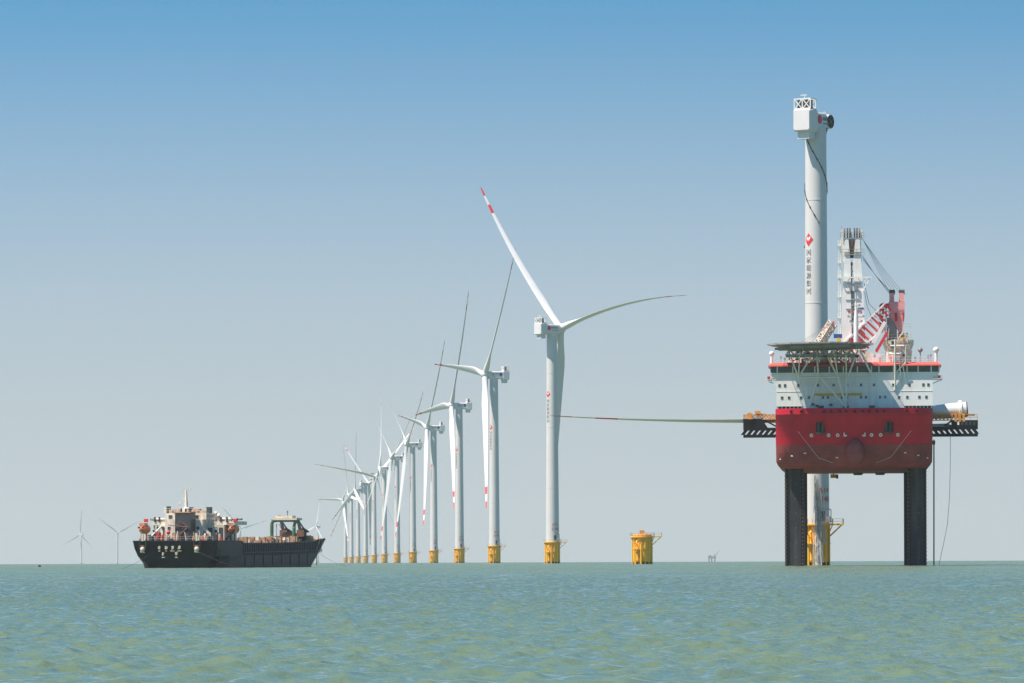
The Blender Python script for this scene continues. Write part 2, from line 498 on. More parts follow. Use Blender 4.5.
def make_tower(parent, rb, rt, idtext=None, az_id=rad(24)):
    rf = lambda z: tower_r(z, rb, rt)
    mb = MB()
    prof = []
    for i in range(28):
        z = Z_BOT + (Z_TOP - Z_BOT) * i / 27
        prof.append((rf(z), z))
        if i in (7, 15, 22):
            prof += [(rf(z) + 0.05, z + 0.01), (rf(z) + 0.05, z + 0.2), (rf(z), z + 0.21)]
    mb.lathe(prof, 48)
    t = mb.build("tower", M['tower'], parent, 30)
    lettering_parts(rf, idtext, az_id, t)
    # door, its landing cabinet and a little davit beside it
    mb = MB()
    a = rad(22); r = rf(11)
    c = Vector((r * math.sin(a), -r * math.cos(a), 10.9)); e = Vector((math.cos(a), math.sin(a), 0)); nrm = Vector((math.sin(a), -math.cos(a), 0))
    mb.prism([c - e * .5 - Vector((0, 0, 1.2)), c + e * .5 - Vector((0, 0, 1.2)), c + e * .5 + Vector((0, 0, 1.1)), c - e * .5 + Vector((0, 0, 1.1))], nrm * 0.14)
    mb.build("door", M['dark'], t)
    mb = MB()
    b = c + nrm * 0.7 + e * 1.1
    mb.cbox((b.x, b.y, 10.2), (0.9, 0.7, 1.4)); mb.bar((b.x + .6, b.y, 9.5), (b.x + .6, b.y, 12.3), .22); mb.bar((b.x + .6, b.y, 12.3), (b.x - .9, b.y - .4, 12.9), .2)
    mb.build("davit", M['grey'], t)
    return t

def make_foundation(parent, r=3.2, top=9.2):
    """Yellow transition piece with platform, boat landing and ladder."""
    mb = MB()
    mb.lathe([(r + .02, -12), (r + .02, 0.75)], 40, m=1)
    mb.lathe([(r, 0.75), (r, top)], 40, m=0)
    mb.lathe([(r + .16, 4.75), (r + .16, 5.05)], 40, m=0)
    f = mb.build("transition_piece", [M['yellow'], M['black']], parent, 30)
    mb = MB()
    mb.lathe([(r - .3, top - .35), (r + .75, top - .3), (r + .75, top + .05), (r - .3, top + .05)], 40)
    mb.box(r * .55, r + 3.0, -2.0, 1.2, top - .28, top + .07)
    for y in (-1.7, .9):
        mb.bar((r + 2.5, y, top - .3), (r - .05, y, top - 2.7), .22)
    for a in range(-160, 190, 40):
        s, c = math.sin(rad(a)), -math.cos(rad(a))
        mb.bar((s * (r + .55), c * (r + .55), top - .3), (s * (r - .02), c * (r - .02), top - 1.6), .2)
    p = mb.build("platform", M['yellow'], f)
    mb = MB()
    ring = [((r + .65) * math.sin(rad(a)), -(r + .65) * math.cos(rad(a)), top) for a in range(0, 361, 20)]
    mb.rail(ring, 1.15, 1.4, 0.05)
    mb.rail([(r + .6, -1.9, top), (r + 2.9, -1.9, top), (r + 2.9, 1.1, top), (r + .6, 1.1, top)], 1.15, 1.2, 0.05)
    mb.build("railing", M['cream'], f)
    mb = MB()
    for a0 in (-34, -8):
        a = rad(a0); s, c = math.sin(a), -math.cos(a)
        mb.tube([((r + .95) * s, (r + .95) * c, -3), ((r + .95) * s, (r + .95) * c, 6.6), ((r + .1) * s, (r + .1) * c, 7.6)], .26, 10)
        for z in (1.0, 3.6, 6.2):
            mb.bar((r * s, r * c, z), ((r + .95) * s, (r + .95) * c, z), .24)
    mb.box(-2.7, -1.0, -r - 1.1, -r + .5, 4.7, 4.9)
    for az_ in (-72, -52, 36, 58):
        a = rad(az_); s, c = math.sin(a), -math.cos(a)
        mb.tube([((r + .22) * s, (r + .22) * c, -3), ((r + .22) * s, (r + .22) * c, top - .4)], .17, 8)
    a = rad(12); s, c = math.sin(a), -math.cos(a)
    mb.tube([((r + .3) * s, (r + .3) * c, -3), ((r + .3) * s, (r + .3) * c, top - .4)], .2, 10)
    mb.build("boat_landing", M['yellow'], f, 40)
    mb = MB()
    a = rad(-21); s, c = math.sin(a), -math.cos(a); e = Vector((c, -s, 0)) * .3
    b = Vector(((r + .5) * s, (r + .5) * c, 0))
    for k in (-1, 1): mb.bar(b + e * k + Vector((0, 0, -2)), b + e * k + Vector((0, 0, top)), .09)
    for i in range(28): mb.bar(b - e + Vector((0, 0, -1.2 + i * .38)), b + e + Vector((0, 0, -1.2 + i * .38)), .06)
    mb.build("ladder", M['orange'], f)
    return f

def make_nacelle(parent, disc, rear=-8.0, front=3.4, w=2.3):
    """Local +Y is where the rotor looks; origin at hub height over the tower."""
    def ring(y, x, z0, z1, ch=.45):
        return [(-x + ch, y, z0), (x - ch, y, z0), (x, y, z0 + ch), (x, y, z1 - ch), (x - ch, y, z1), (-x + ch, y, z1), (-x, y, z1 - ch), (-x, y, z0 + ch)]
    mb = MB()
    mb.loft([ring(rear + 3.2, w - .15, -1.9, 2.0), ring(front - 1.2, w - .15, -2.0, 2.1), ring(front, w - .5, -1.8, 1.85)], True, True)
    mb.loft([ring(rear, w - .1, -2.2, 2.2, .3), ring(rear + .3, w + .1, -2.5, 2.4, .3), ring(rear + 3.4, w + .1, -2.5, 2.4, .3)], True, True)
    mb.box(-1.5, 1.5, rear + .9, rear + 3.3, -4.1, -2.45)
    mb.lathe([(2.25, -2.8), (2.25, -1.7)], 32)
    n = mb.build("nacelle", M['nacelle'], parent, 30)
    mb = MB()
    y0, y1, z0, z1, x = rear + .5, rear + 2.9, 2.4, 4.7, w - .05
    for a in (-x, 0, x):
        for y in (y0, y1): mb.bar((a, y, z0), (a, y, z1), .2)
        mb.bar((a, y0, z1), (a, y1, z1), .18)
    for y in (y0, y1):
        mb.bar((-x, y, z1), (x, y, z1), .22); mb.bar((-x, y, z0 + .15), (x, y, z0 + .15), .2)
        for a in (-x, 0):
            mb.bar((a, y, z0), (a + x, y, z1), .14); mb.bar((a + x, y, z0), (a, y, z1), .14)
    mb.box(-x + .2, x - .2, (y0 + y1) / 2 - .15, (y0 + y1) / 2 + .15, z0 + .1, z1 - .2, 1)
    mb.bar((.3, y0 + .5, z1), (.3, y0 + .5, z1 + .9), .1); mb.bar((-.7, y0 + .5, z1 + .85), (.9, y0 + .5, z1 + .85), .12)
    mb.build("cooler", [M['white'], M['dark']], n)
    for sgn in (-1, 1):
        mb = MB()
        xx = sgn * (w - .15 + .03)
        yc = rear + 4.75; sc = min(1, (front - rear - 5.2) / 6.2)
        dpts = [(xx, yc + 1.0 * math.cos(t), .35 + 1.0 * math.sin(t)) for t in [2 * math.pi * k / 20 for k in range(20)]]
        mb.add(dpts, [tuple(range(20))], 0)
        for i in range(4):
            mb.cbox((xx, yc + 1.55 + i * .95 * sc, .6), (.02, .75 * sc, .75), 1)
        for i in range(7):
            mb.cbox((xx, yc + 1.5 + i * .55 * sc, -.45), (.02, .4 * sc, .3), 1)
        mb.build("maker_emblem", [disc, M['farsteel']], n)
    return n

def make_hub(parent):
    mb = MB()
    prof = [(1.75, 3.3), (2.1, 3.6), (2.3, 4.6), (2.15, 5.9), (1.5, 6.8), (.7, 7.15), (.02, 7.25)]
    mb.lathe(prof, 28, axis='y')
    return mb.build("hub", M['nacelle'], parent, 50)

RT = 79.5
def make_blade(bend, L=RT, r0=1.9, twist0=16, name="blade"):
    """Blade along +Z from the hub centre; chord along X, bends towards +Y."""
    mb = MB(); rings = []; ms = []
    stations = [r0 / L, .035, .07, .11, .16, .21, .27, .34, .42, .5, .58, .66, .74, .81, .835, .835, .8875, .89, .89, .94, .945, .945, .975, .99, 1.0]
    for i, s in enumerate(stations):
        if i and stations[i] == stations[i - 1]: s += 1e-4
        z = s * L
        k = min(1, max(0, (s - .035) / .165)); k = k * k * (3 - 2 * k)
        ch_full = 4.5 * (1 - .84 * max(0, (s - .21)) / .79) if s > .21 else 4.5
        if s > .97: ch_full *= math.sqrt(max(0.03, 1 - ((s - .97) / .031) ** 2))
        chord = 3.1 * (1 - k) + ch_full * k
        thick = 3.1 * (1 - k) + ch_full * (0.30 - .16 * s) * k
        tw = rad(twist0) * (1 - min(1, s / .9)) ** 1.6
        ring = []
        for j in range(16):
            t = 2 * math.pi * j / 16
            cx, cy = math.cos(t) * .5, math.sin(t) * .5
            x = cx * chord - k * chord * .18
            y = cy * thick * (1 - k * .45 * (cx + .5) * 1.3 if cx > -.5 else 1)
            ring.append((x * math.cos(tw) - y * math.sin(tw), x * math.sin(tw) + y * math.cos(tw) + bend * s ** 2.0, z))
        rings.append(ring)
        sm = (stations[i] + (stations[i + 1] if i + 1 < len(stations) else 1)) / 2
        ms.append(1 if (.835 < sm < .8895 or sm > .9449) else 0)
    mb.loft(rings, True, True, ms[:-1] + [0, 1])
    return mb.build(name, [M['blade'], M['red']], None, 50)

def rotor_matrix(h_az, tilt, psi, pitch, cone):
    """Orientation of a blade: h = where the rotor looks."""
    hx, hy = h_az
    n = math.hypot(hx, hy); hx /= n; hy /= n
    h = Vector((hx * math.cos(tilt), hy * math.cos(tilt), math.sin(tilt)))
    e = Vector((hy, -hx, 0)).normalized()
    g = e.cross(h); g = g if g.z > 0 else -g
    r = g * math.cos(psi) + e * math.sin(psi)
    t = e * math.cos(psi) - g * math.sin(psi)
    h0 = h
    h, r = h * math.cos(cone) - r * math.sin(cone), r * math.cos(cone) + h * math.sin(cone)
    b = h * math.cos(pitch) + t * math.sin(pitch)
    c = b.cross(r)
    m = Matrix((c, b, r)).transposed()
    return m, h0

TILT = rad(5)
class Turbine: pass
proto = Turbine()
def place_turbine(name, x, y, h_az, psi0, pitch, label, group, bends=None, idtext=None, src=None, disc=None, own_foundation=True):
    z = sea_z(x, y)
    root = thing(name, (x, y, z), 0, label, "wind turbine", group)
    if src is None:
        t = make_tower(root, R_BOT, R_TOP, idtext)
        f = make_foundation(root)
        n = make_nacelle(root, disc)
        hb = make_hub(root)
        proto.t, proto.f = t, f
    else:
        t = dup(src.t, root)
        for ch in src.t.children: dup(ch, t)
        f = dup(src.f, root)
        for ch in src.f.children: dup(ch, f)
        n = dup(src.n, root)
        for ch in src.n.children: dup(ch, n)
        hb = dup(src.hb, root)
    ang = math.atan2(-h_az[0], h_az[1])
    n.location = (0, 0, HUB); n.rotation_euler = (0, 0, ang)
    hb.location = (0, 0, HUB); hb.rotation_euler = (TILT, 0, ang)
    bl = []
    for k in range(3):
        b = bends[k] if bends else 2.5
        if b not in blade_cache:
            o = make_blade(b); blade_cache[b] = o.data
        else:
            o = bpy.data.objects.new("blade", blade_cache[b]); C.objects.link(o)
        o.parent = root
        m, h = rotor_matrix(h_az, TILT, rad(psi0 + 120 * k), rad(pitch), rad(3.2 if bends else 1.3))
        o.matrix_local = Matrix.Translation(Vector((0, 0, HUB)) + h * 5.0) @ m.to_4x4()
        bl.append(o)
    root_d = Turbine(); root_d.t, root_d.f, root_d.n, root_d.hb = t, f, n, hb
    return root_d
blade_cache = {}

ROW = "wind turbines in the long receding row"
D0 = 2008
row = [  # tower column in the picture, distance, rotor direction, first blade angle, pitch, label
    (552.6, 2008, (.77, .64), -47, 101, "largest complete turbine, a curved blade stretched to the right, beside the bare yellow foundation"),
    (494.5, 2502, (-.95, -.32), 83, 37, "second complete turbine of the row, counting back from the one beside the bare foundation"),
    (459.6, 2996, (-.97, -.26), 92, 37, "third complete turbine of the row, its left blade drooping slightly"),
    (434.0, 3490, (-.97, -.26), 81, 37, "fourth complete turbine of the row, its left blade raised slightly"),
    (413.0, 3984, (-.97, -.23), 61, 37, "fifth complete turbine of the row, two blades making a tall V"),
    (397.3, 4478, (-.955, -.30), 57, 37, "sixth complete turbine of the row, a white blade reaching to the upper left"),
    (384.6, 4980, (-.97, -.15), 4, 0, "seventh complete turbine of the row, one white blade pointing straight up"),
    (374.4, 5480, (.40, -.90), 78, 75, "eighth complete turbine of the row, a long blade lying out to the left"),
    (365.8, 5960, (.85, .52), -52, 80, "ninth turbine of the row, seen from behind, a dark blade to the upper left"),
    (358.3, 6460, (-.90, -.38), 0, 40, "tenth complete turbine of the row, counting back from the largest one"),
    (351.6, 6900, (-.91, -.38), 20, 40, "eleventh complete turbine of the row, next to the most distant one"),
    (345.6, 7450, (-.80, -.45), 88, 35, "twelfth and most distant turbine of the row, next above the ship's bow"),
]
src = None
for i, (px, D, h, psi, pitch, label) in enumerate(row):
    x = at(px, 560, D).x
    if i == 0:
        first = place_turbine("wind_turbine", x, D, h, psi, pitch, label, ROW, (13.0, 13.5, 1.0), ["A15", "3140"], None, M['red'])
    else:
        if src is None:
            src = Turbine(); src.t, src.f, src.hb = first.t, first.f, first.hb
            # the rest of the row carry a blue emblem
            n = make_nacelle(None, M['blue'])
            src.n = n
            one = place_turbine("wind_turbine", x, D, h, psi, pitch, label, ROW, None, None, src)
            kids = list(n.children)
            for c in kids: bpy.data.objects.remove(c)
            bpy.data.objects.remove(n)
            src.n = one.n
        else:
            place_turbine("wind_turbine", x, D, h, psi, pitch, label, ROW, None, None, src)

FARG = "faint wind turbines on the horizon"
for px, D, h, psi, pitch, label in [
    (317.6, 12400, (-.80, -.60), -12, 6, "faint distant turbine just above the bow of the black ship"),
    (240.4, 12800, (.5, -.85), -75, 6, "faint distant turbine half hidden behind the ship's lifeboat"),
    (117.2, 14300, (.55, -.83), 56, 6, "faint distant turbine just off the stern of the black ship"),
    (81.3, 14900, (-.75, .6), 3, 30, "faintest distant turbine, farthest to the left on the empty horizon")]:
    place_turbine("wind_turbine", at(px, 560, D).x, D, h, psi, pitch, label, FARG, None, None, src)

# the bare foundation waiting for its tower
fx, fy = at(642.6, 560, 1514).x, 1514
root = thing("turbine_foundation", (fx, fy, sea_z(fx, fy)), 0, "bare yellow turbine foundation in the water, without a tower", "foundation")
f = make_foundation(root, 3.25, 8.9)
mb = MB(); mb.lathe([(3.0, 8.9), (3.0, 9.5), (2.6, 9.7), (.05, 9.75)], 32); mb.box(-1.0, .6, -2.6, -1.2, 9.6, 10.9)
mb.build("cover", M['orange'], root, 30)

# ------------------------------------------------------------------ turbine being built behind the rig
tx, ty = at(817.3, 560, 1044).x, 1044.0
root = thing("wind_turbine", (tx, ty, sea_z(tx, ty)), 0, "unfinished wind turbine without blades, standing behind the red rig", "wind turbine")
t = make_tower(root, 2.72, 2.33, ["A14", "3140"], rad(31))
make_foundation(root, 2.85, 9.2)
n = make_nacelle(root, M['red'], -6.3, 2.4, 2.1)
n.location = (0, 0, 98.5); n.rotation_euler = (0, 0, math.atan2(-.56, .83))
mb = MB()
mb.lathe([(1.5, 3.3), (1.7, 3.6), (1.8, 4.6), (1.7, 5.7), (1.3, 6.4), (.7, 6.7), (.02, 6.8)], 28, axis='y')
for k in range(3):     # open blade sockets
    a = rad(90 + 120 * k); d = Vector((math.sin(a), 0, math.cos(a))); c = Vector((0, 4.9, 0))
    mb.tube([c + d * .6, c + d * 1.75], 1.6, 24); mb.tube([c + d * 1.73, c + d * 1.81], 1.45, 24, m=1)
    for q in range(3):
        w = Vector((math.cos(a), 0, -math.sin(a))); t2 = w * math.cos(q * 1.047) + Vector((0, 1, 0)) * math.sin(q * 1.047)
        mb.bar(c + d * 1.83 - t2 * 1.4, c + d * 1.83 + t2 * 1.4, .1, .05, m=2)
hb = mb.build("hub", [M['nacelle'], M['black'], M['grey']], root, 40)
hb.location = (-.56 * 1.3, -.83 * 1.3, 98.5); hb.rotation_euler = (rad(3), 0, math.atan2(-.56, .83))
# ropes wound round the upper tower
rf = lambda z: tower_r(z, 2.72, 2.33)
mb = MB()
for st, z_end in ((0.0, 70.5), (math.pi, 76)):
    pts = []
    zz = 97.0
    while zz > z_end:
        a = rad(-90) + st + (97.0 - zz) / 27.0 * 2 * math.pi
        r = rf(zz) + .10
        pts.append((r * math.sin(a), -r * math.cos(a), zz)); zz -= .35
    mb.tube(pts, .09, 6)
    for p in pts[::5]: mb.sphere(p, .2, 6)
mb.build("wound_rope", M['dark'], t, 60)

# ------------------------------------------------------------------ jack-up crane vessel
RD = 950.0
RCX = 854.5
ryaw = math.atan((RCX - 512) / F)
rp = at(RCX, 560, RD)
rig = thing("jack_up_vessel", (rp.x, RD, sea_z(rp.x, RD)), -ryaw, "red and white jack-up crane vessel standing on dark legs above the water", "jack-up vessel")
R_EYE = EYE_Y - ROLL * (RCX - 512)
def R(px, py, ly):
    k = (RD + ly) / F
    return Vector(((px - RCX + ROLL * (R_EYE - py)) * k, ly, EYE + .06 + (R_EYE - py) * k))
def RX(px, ly): return R(px, 400, ly).x
def RZ(py, ly): return R(RCX, py, ly).z

# hull -------------------------------------------------------------
HL = 70.0
levels = [(31.95, 0.0, 15.9), (30.75, 0.03, 15.92), (30.7, 0.10, 15.9), (24.6, 2.85, 15.9), (24.55, 2.87, 15.9), (21.2, 4.45, 15.85), (20.5, 4.95, 15.5), (19.9, 6.6, 14.3)]
def hull_front(x, z):
    """ly of the hull's front surface."""
    for (z1, y1, w1), (z0, y0, w0) in zip(levels[:-1], levels[1:]):
        if z0 <= z <= z1:
            k = (z1 - z) / (z1 - z0); y = y1 + (y0 - y1) * k; w = w1 + (w0 - w1) * k
            t = min(1, abs(x) / w)
            return y + 3.2 * t ** 9 + 1.0 * t * t
    return levels[-1][1]
def hull_ring(z, y0, hw):
    pts = [(-hw, HL - 2, z), (-hw, HL * .6, z), (-hw, HL * .3, z)]
    N = 44
    for i in range(N + 1):
        t = math.sin((i / N - .5) * math.pi)
        pts.append((hw * t, y0 + 3.2 * abs(t) ** 9 + 1.0 * t * t, z))
    pts += [(hw, HL * .3, z), (hw, HL * .6, z), (hw, HL - 2, z), (hw - 2, HL, z), (-hw + 2, HL, z)]
    return pts
mb = MB()
mb.loft([hull_ring(*l) for l in levels], True, True, [0, 0, 0, 0, 1, 1, 1, 2, 1])
hull = mb.build("hull", [M['hullred'], M['maroon'], M['deckgrn']], rig, 35)
mb = MB()     # bulbous nose
rings = []
bc = R(855, 453, 2.0)
for y, k in ((1.1, .3), (1.2, .6), (1.5, .85), (2.0, .97), (2.8, 1.0), (6.0, 1.0)):
    rings.append([(bc.x + 1.85 * k * math.cos(a), y, bc.z + 3.0 * k * math.sin(a) + (0.4 if math.sin(a) < 0 else 0)) for a in [2 * math.pi * j / 24 for j in range(24)]])
mb.loft(rings, True, True)
mb.build("bulbous_bow", M['maroon'], hull, 60)
for px in (824, 831.5, 840, 846.4, 854.5, 862.5, 869, 876.5, 884, 791.5, 801.6, 906.6, 916.6):
    z = 31.25; x = RX(px, 0)
    y = hull_front(x, z)
    mb = MB()
    mb.lathe([(.36, -.12), (.36, .02), (.24, .02), (.24, -.04)], 16, (x, y - .02, z), 0, False, 'y')
    mb.lathe([(.25, -.06), (.02, -.06)], 16, (x, y - .02, z), 1, False, 'y')
    mb.build("fairlead", [M['hullred'], M['black']], hull)
for sg in (-1, 1):     # anchors in their pockets
    px = RCX + sg * 33.8
    x = RX(px, 1.5); z = RZ(428, 1.5)
    mb = MB()
    def P(dx, dz, pr=.12): 
        zz = z + dz; xx = x + dx
        return (xx, hull_front(xx, zz) - pr, zz)
    mb.prism([P(-.95, 1.1), P(.5 * 1, 1.1), P(.95, -1.0), P(-.95, -1.0)] if sg < 0 else [P(-.5, 1.1), P(.95, 1.1), P(.95, -1.0), P(-.95, -1.0)], (0, .4, 0), 0)
    for dx in (-.5, .35):
        mb.prism([P(dx - .3, -.7, .3), P(dx + .3, -.7, .3), P(dx + .18, 1.25, .5), P(dx - .05, 1.25, .5)], (0, .25, 0), 1)
    mb.bar(P(-.9, -.95, .4), P(.9, -.95, .4), .4, m=1)
    mb.build("anchor", [M['black'], M['dark']], hull)
    # thruster marks (circle and cross) and the bulb mark
    for px2 in (811.4, 828.5, 837.6):
        mb = MB()
        px3 = px2 if sg < 0 else 2 * RCX - px2
        x2 = RX(px3, 1.5); z2 = RZ(435, 1.5)
        q = lambda dx, dz, pr: (x2 + dx, hull_front(x2 + dx, z2 + dz) - pr, z2 + dz)
        mb.add([q(.36 * math.cos(a), .36 * math.sin(a), .05) for a in [-2 * math.pi * j / 18 for j in range(18)]], [tuple(range(18))], 0)
        for s2 in (-1, 1):
            mb.bar(q(-.16, -.16 * s2, .09), q(.16, .16 * s2, .09), .07, m=1)
        mb.build('thruster_mark', [M['paint'], M['hullred']], hull)
    mb = MB()
    px3 = 844.7 if sg < 0 else 2 * RCX - 844.7
    x2 = RX(px3, 1.5); z2 = RZ(434.5, 1.5)
    q = lambda dx, dz, pr=.06: (x2 + sg * -1 * dx, hull_front(x2, z2 + dz) - pr, z2 + dz)
    mb.bar(q(-.12, .38), q(-.12, -.3), .22); mb.bar(q(-.2, -.28), q(.36, -.28), .2); mb.sphere(q(.3, -.15), .16, 8)
    mb.build("bulb_mark", M['paint'], hull)
    # rope looped down to the nose
    mb = MB(); pts = []
    for i in range(16):
        k = i / 15
        px4 = RCX + sg * (56.5 - 35 * k); py4 = 431 + 26 * min(1, k * 1.75) + 6 * max(0, (k - .55) / .45)
        pp = R(px4, py4, 2.5); y = hull_front(pp.x, max(19.95, pp.z))
        pp = R(px4, py4, y); pts.append((pp.x, hull_front(pp.x, max(19.95, pp.z)) - .12, pp.z))
    mb.tube(pts, .03, 5); mb.build("hull_rope", M['strut'], hull)
mb = MB()
for px, py in ((792, 455.5), (805, 453), (837, 457.5), (780.5, 458.5), (918, 455.5), (905, 453), (927, 458)):
    p = R(px, py, 4); mb.cbox((p.x, hull_front(p.x, p.z) - .02, p.z), (.5, .1, .22))
mb.build("anode", M['paint'], hull)

# legs ---------------------------------------------------------------
def leg(cx, cy, front):
    mb = MB()
    mb.box(cx - 1.38, cx + 1.38, cy - 1.8, cy + 1.8, -14, 40, 0)
    for sx in (-1, 1):
        x0 = cx + sx * 1.38
        mb.box(min(x0, x0 + sx * .5), max(x0, x0 + sx * .5), cy - 2.05, cy + 2.05, -14, 40, 1)
        if front:
            xs = x0 + sx * .3
            for k in range(34):
                z = -2 + k * .78
                mb.box(xs - .10, xs + .10, cy - 2.17, cy - 2.03, z, z + .34, 2)
                mb.box(min(x0 + sx * .49, x0 + sx * .6), max(x0 + sx * .49, x0 + sx * .6), cy - 1.4, cy - .6, z, z + .34, 2)
    for k in range(6):
        mb.lathe([(.14, 0), (.14, .06), (.01, .07)], 10, (cx + .3, cy - 1.86, 1.8 + k * 3), 2, True, 'y')
    return mb.build("leg", [M['legsteel'], M['black'], M['rust']], rig)
lx0 = RX(794, 12); lx1 = RX(916.5, 12)
leg(lx0, 14, True); leg(lx1, 14, True); leg(lx0 + .3, 60, False); leg(lx1 - .3, 60, False)

# deckhouse ------------------------------------------------------------
FY = 5.6
mb = MB()
xl, xr = RX(776.5, FY), RX(932.5, FY)
mb.box(xl, xr, FY, 30, RZ(406, FY), RZ(376.5, FY), 0)
mb.box(RX(803, FY), RX(904, FY), FY + .02, 30, 30.5, RZ(406, FY) - .002, 0)
mb.box(xl + .3, xr - .3, FY + 2.5, 29, 30.5, RZ(406, FY) - .004, 1)
for px in np.linspace(778, 802, 7): mb.bar((RX(px, FY), FY + .3, 30.9), (RX(px, FY), FY + .3, RZ(406, FY)), .16, m=0)
for px in np.linspace(905, 931, 8): mb.bar((RX(px, FY), FY + .3, 30.9), (RX(px, FY), FY + .3, RZ(406, FY)), .16, m=0)
mb.box(xl, xr, FY - .06, FY + .1, RZ(391.4, FY), RZ(391, FY), 0)
house = mb.build("deckhouse", [M['white'], M['dark']], rig)
for px, py in [(p, 385) for p in (779.5, 785, 798.3, 818, 833.7, 847.2, 861, 874, 893, 909, 923, 928)] + [(p, 397.3) for p in (782, 789, 801, 809, 823, 828, 842, 847, 861, 866, 880, 885, 898.7, 907, 919, 926)]:
    p = R(px, py, FY)
    mb = MB(); mb.cbox((p.x, FY - .03, p.z), (.5, .06, .58), 1); mb.cbox((p.x, FY - .05, p.z), (.36, .08, .44), 0)
    mb.build("window", [M['glass'], M['grey']], house)
mb = MB(); mb.tube([R(813, 394, FY - .25), R(862, 394, FY - .25)], .2, 8)
mb.build("fire_main_pipe", M['yellow'], house)
mb = MB()
for px in (821, 846, 872):
    p = R(px, 408.5, FY - 1.0); mb = MB(); mb.lathe([(1.0, -.6), (1.0, .6)], 16, (p.x, FY - 1.6, p.z - .4), 0, True, 'x')
    mb.build("mooring_winch", M['dark'], rig, 40)
for px, py in ((813, 404), (817, 405.5), (831, 404.5), (846, 403)):
    p = R(px, py, FY); mb = MB(); mb.cbox((p.x, FY - .2, p.z), (.6, .4, .35)); mb.build("floodlight", M['dark'], rig)

# bridge -----------------------------------------------------------------
BY = 5.4
mb = MB()
bl, br = RX(769.5, BY), RX(940, BY)
mb.box(bl + .4, br - .4, BY + .25, 16, RZ(377, BY), RZ(373, BY), 0)
mb.box(bl + .2, br - .2, BY + .05, 16, RZ(373, BY), RZ(372.3, BY), 0)
mb.box(bl + .6, br - .6, BY + .45, 16, RZ(372.3, BY), RZ(366, BY), 1)
bridge = mb.build("bridge", [M['white'], M['dark']], rig)
edges = [770, 777.5, 793, 799, 815, 829.5, 843.5, 857.5, 871.5, 879, 893.5, 907, 918, 931, 939]
for a, b in zip(edges[:-1], edges[1:]):
    x0, x1 = RX(a, BY), RX(b, BY)
    mb = MB()
    z0, z1 = RZ(372.2, BY), RZ(366.2, BY)
    mb.prism([(x0 + .12, BY + .30, z0), (x1 - .12, BY + .30, z0), (x1 - .12, BY + .12, z1), (x0 + .12, BY + .12, z1)], (0, .06, 0), 0)
    w = mb.build("bridge_window", M['glass'], bridge)
    mb = MB(); mb.bar((x1, BY + .22, z0), (x1, BY + .04, z1), .24, .3); mb.build("mullion", M['white'], w)
mb = MB()
zb, zt = RZ(366.1, BY), RZ(362.3, BY)
rings = [[(bl - .25, BY - .6, zb), (br + .25, BY - .6, zb), (br + .25, 17, zb), (bl - .25, 17, zb)],
         [(bl - .1, BY - .55, zb + .25), (br + .1, BY - .55, zb + .25), (br + .1, 17, zb + .25), (bl - .1, 17, zb + .25)],
         [(bl + .5, BY + .15, zt), (br - .5, BY + .15, zt), (br - .5, 16.5, zt), (bl + .5, 16.5, zt)]]
mb.loft(rings, True, True)
roof = mb.build("bridge_roof", M['roofred'], bridge)
mb = MB()
mb.rail([(bl + .6, 16, zt), (bl + .6, BY + .8, zt), (br - .6, BY + .8, zt), (br - .6, 16, zt)], 1.1, 1.6, .03)
mb.build("roof_railing", M['white'], bridge)
for sg in (-1, 1):     # bridge wing light platforms
    mb = MB()
    x0 = RX(777, BY) if sg < 0 else RX(932, BY); x1 = RX(766, BY) if sg < 0 else RX(942, BY)
    z0 = RZ(380, BY); z1 = RZ(384, BY)
    mb.box(min(x0, x1), max(x0, x1), BY + .4, BY + 2, z0, z0 + .15, 0)
    mb.bar((x1, BY + .5, z0), (x0, BY + .5, z1), .2); mb.bar(((x0 + x1) / 2, BY + .5, z0), ((x0 + x1) / 2, BY + .5, (z0 + z1) / 2), .12)
    mb.rail([(x0, BY + .5, z0), (x1, BY + .5, z0)], .8, .8, .03)
    mb.cbox((x1 - sg * .6, BY + .3, z0 + .55), (.55, .5, .6), 1)
    mb.build("side_light", [M['strut'], M['red']], bridge)

# roof gear
def dome(px, py, rpx, ly):
    p = R(px, py, ly); mb = MB(); r = rpx * .203
    mb.sphere(p, r, 18)
    mb.lathe([(r * .55, zt - p.z), (r * .55, -r * .6)], 12, tuple(p))
    mb.build("satellite_dome", M['paint'], rig, 60)
dome(771.8, 353, 2.6, 9); dome(935.7, 350.3, 2.9, 9)
p = R(920, 350.3, 9); mb = MB()
mb.lathe([(1.05 * .5, 0), (.5, .15)], 16, (p.x, p.y, p.z), 0, True, 'y'); mb.tube([(p.x, p.y, zt), (p.x, p.y + .1, p.z)], .14, 8)
mb.sphere(p, .48, 12)
mb.build("searchlight", M['grey'], rig, 40)
mb = MB()
for px, py in ((781, 357), (785, 358.5), (928, 357), (930.5, 356), (915, 358), (911, 352)):
    p = R(px, py, 8); mb.bar((p.x, 8, zt), (p.x, 8, p.z), .1); mb.cbox((p.x, 8, p.z), (.4, .4, .5))
mb.bar(R(905.5, 362, 8), R(905.5, 352.5, 8), .16); mb.bar(R(905.5, 352.5, 8), R(911, 352.5, 8), .16); mb.bar(R(911, 352.5, 8), R(911, 362, 8), .16)
mb.build("roof_mast", M['grey'], rig)
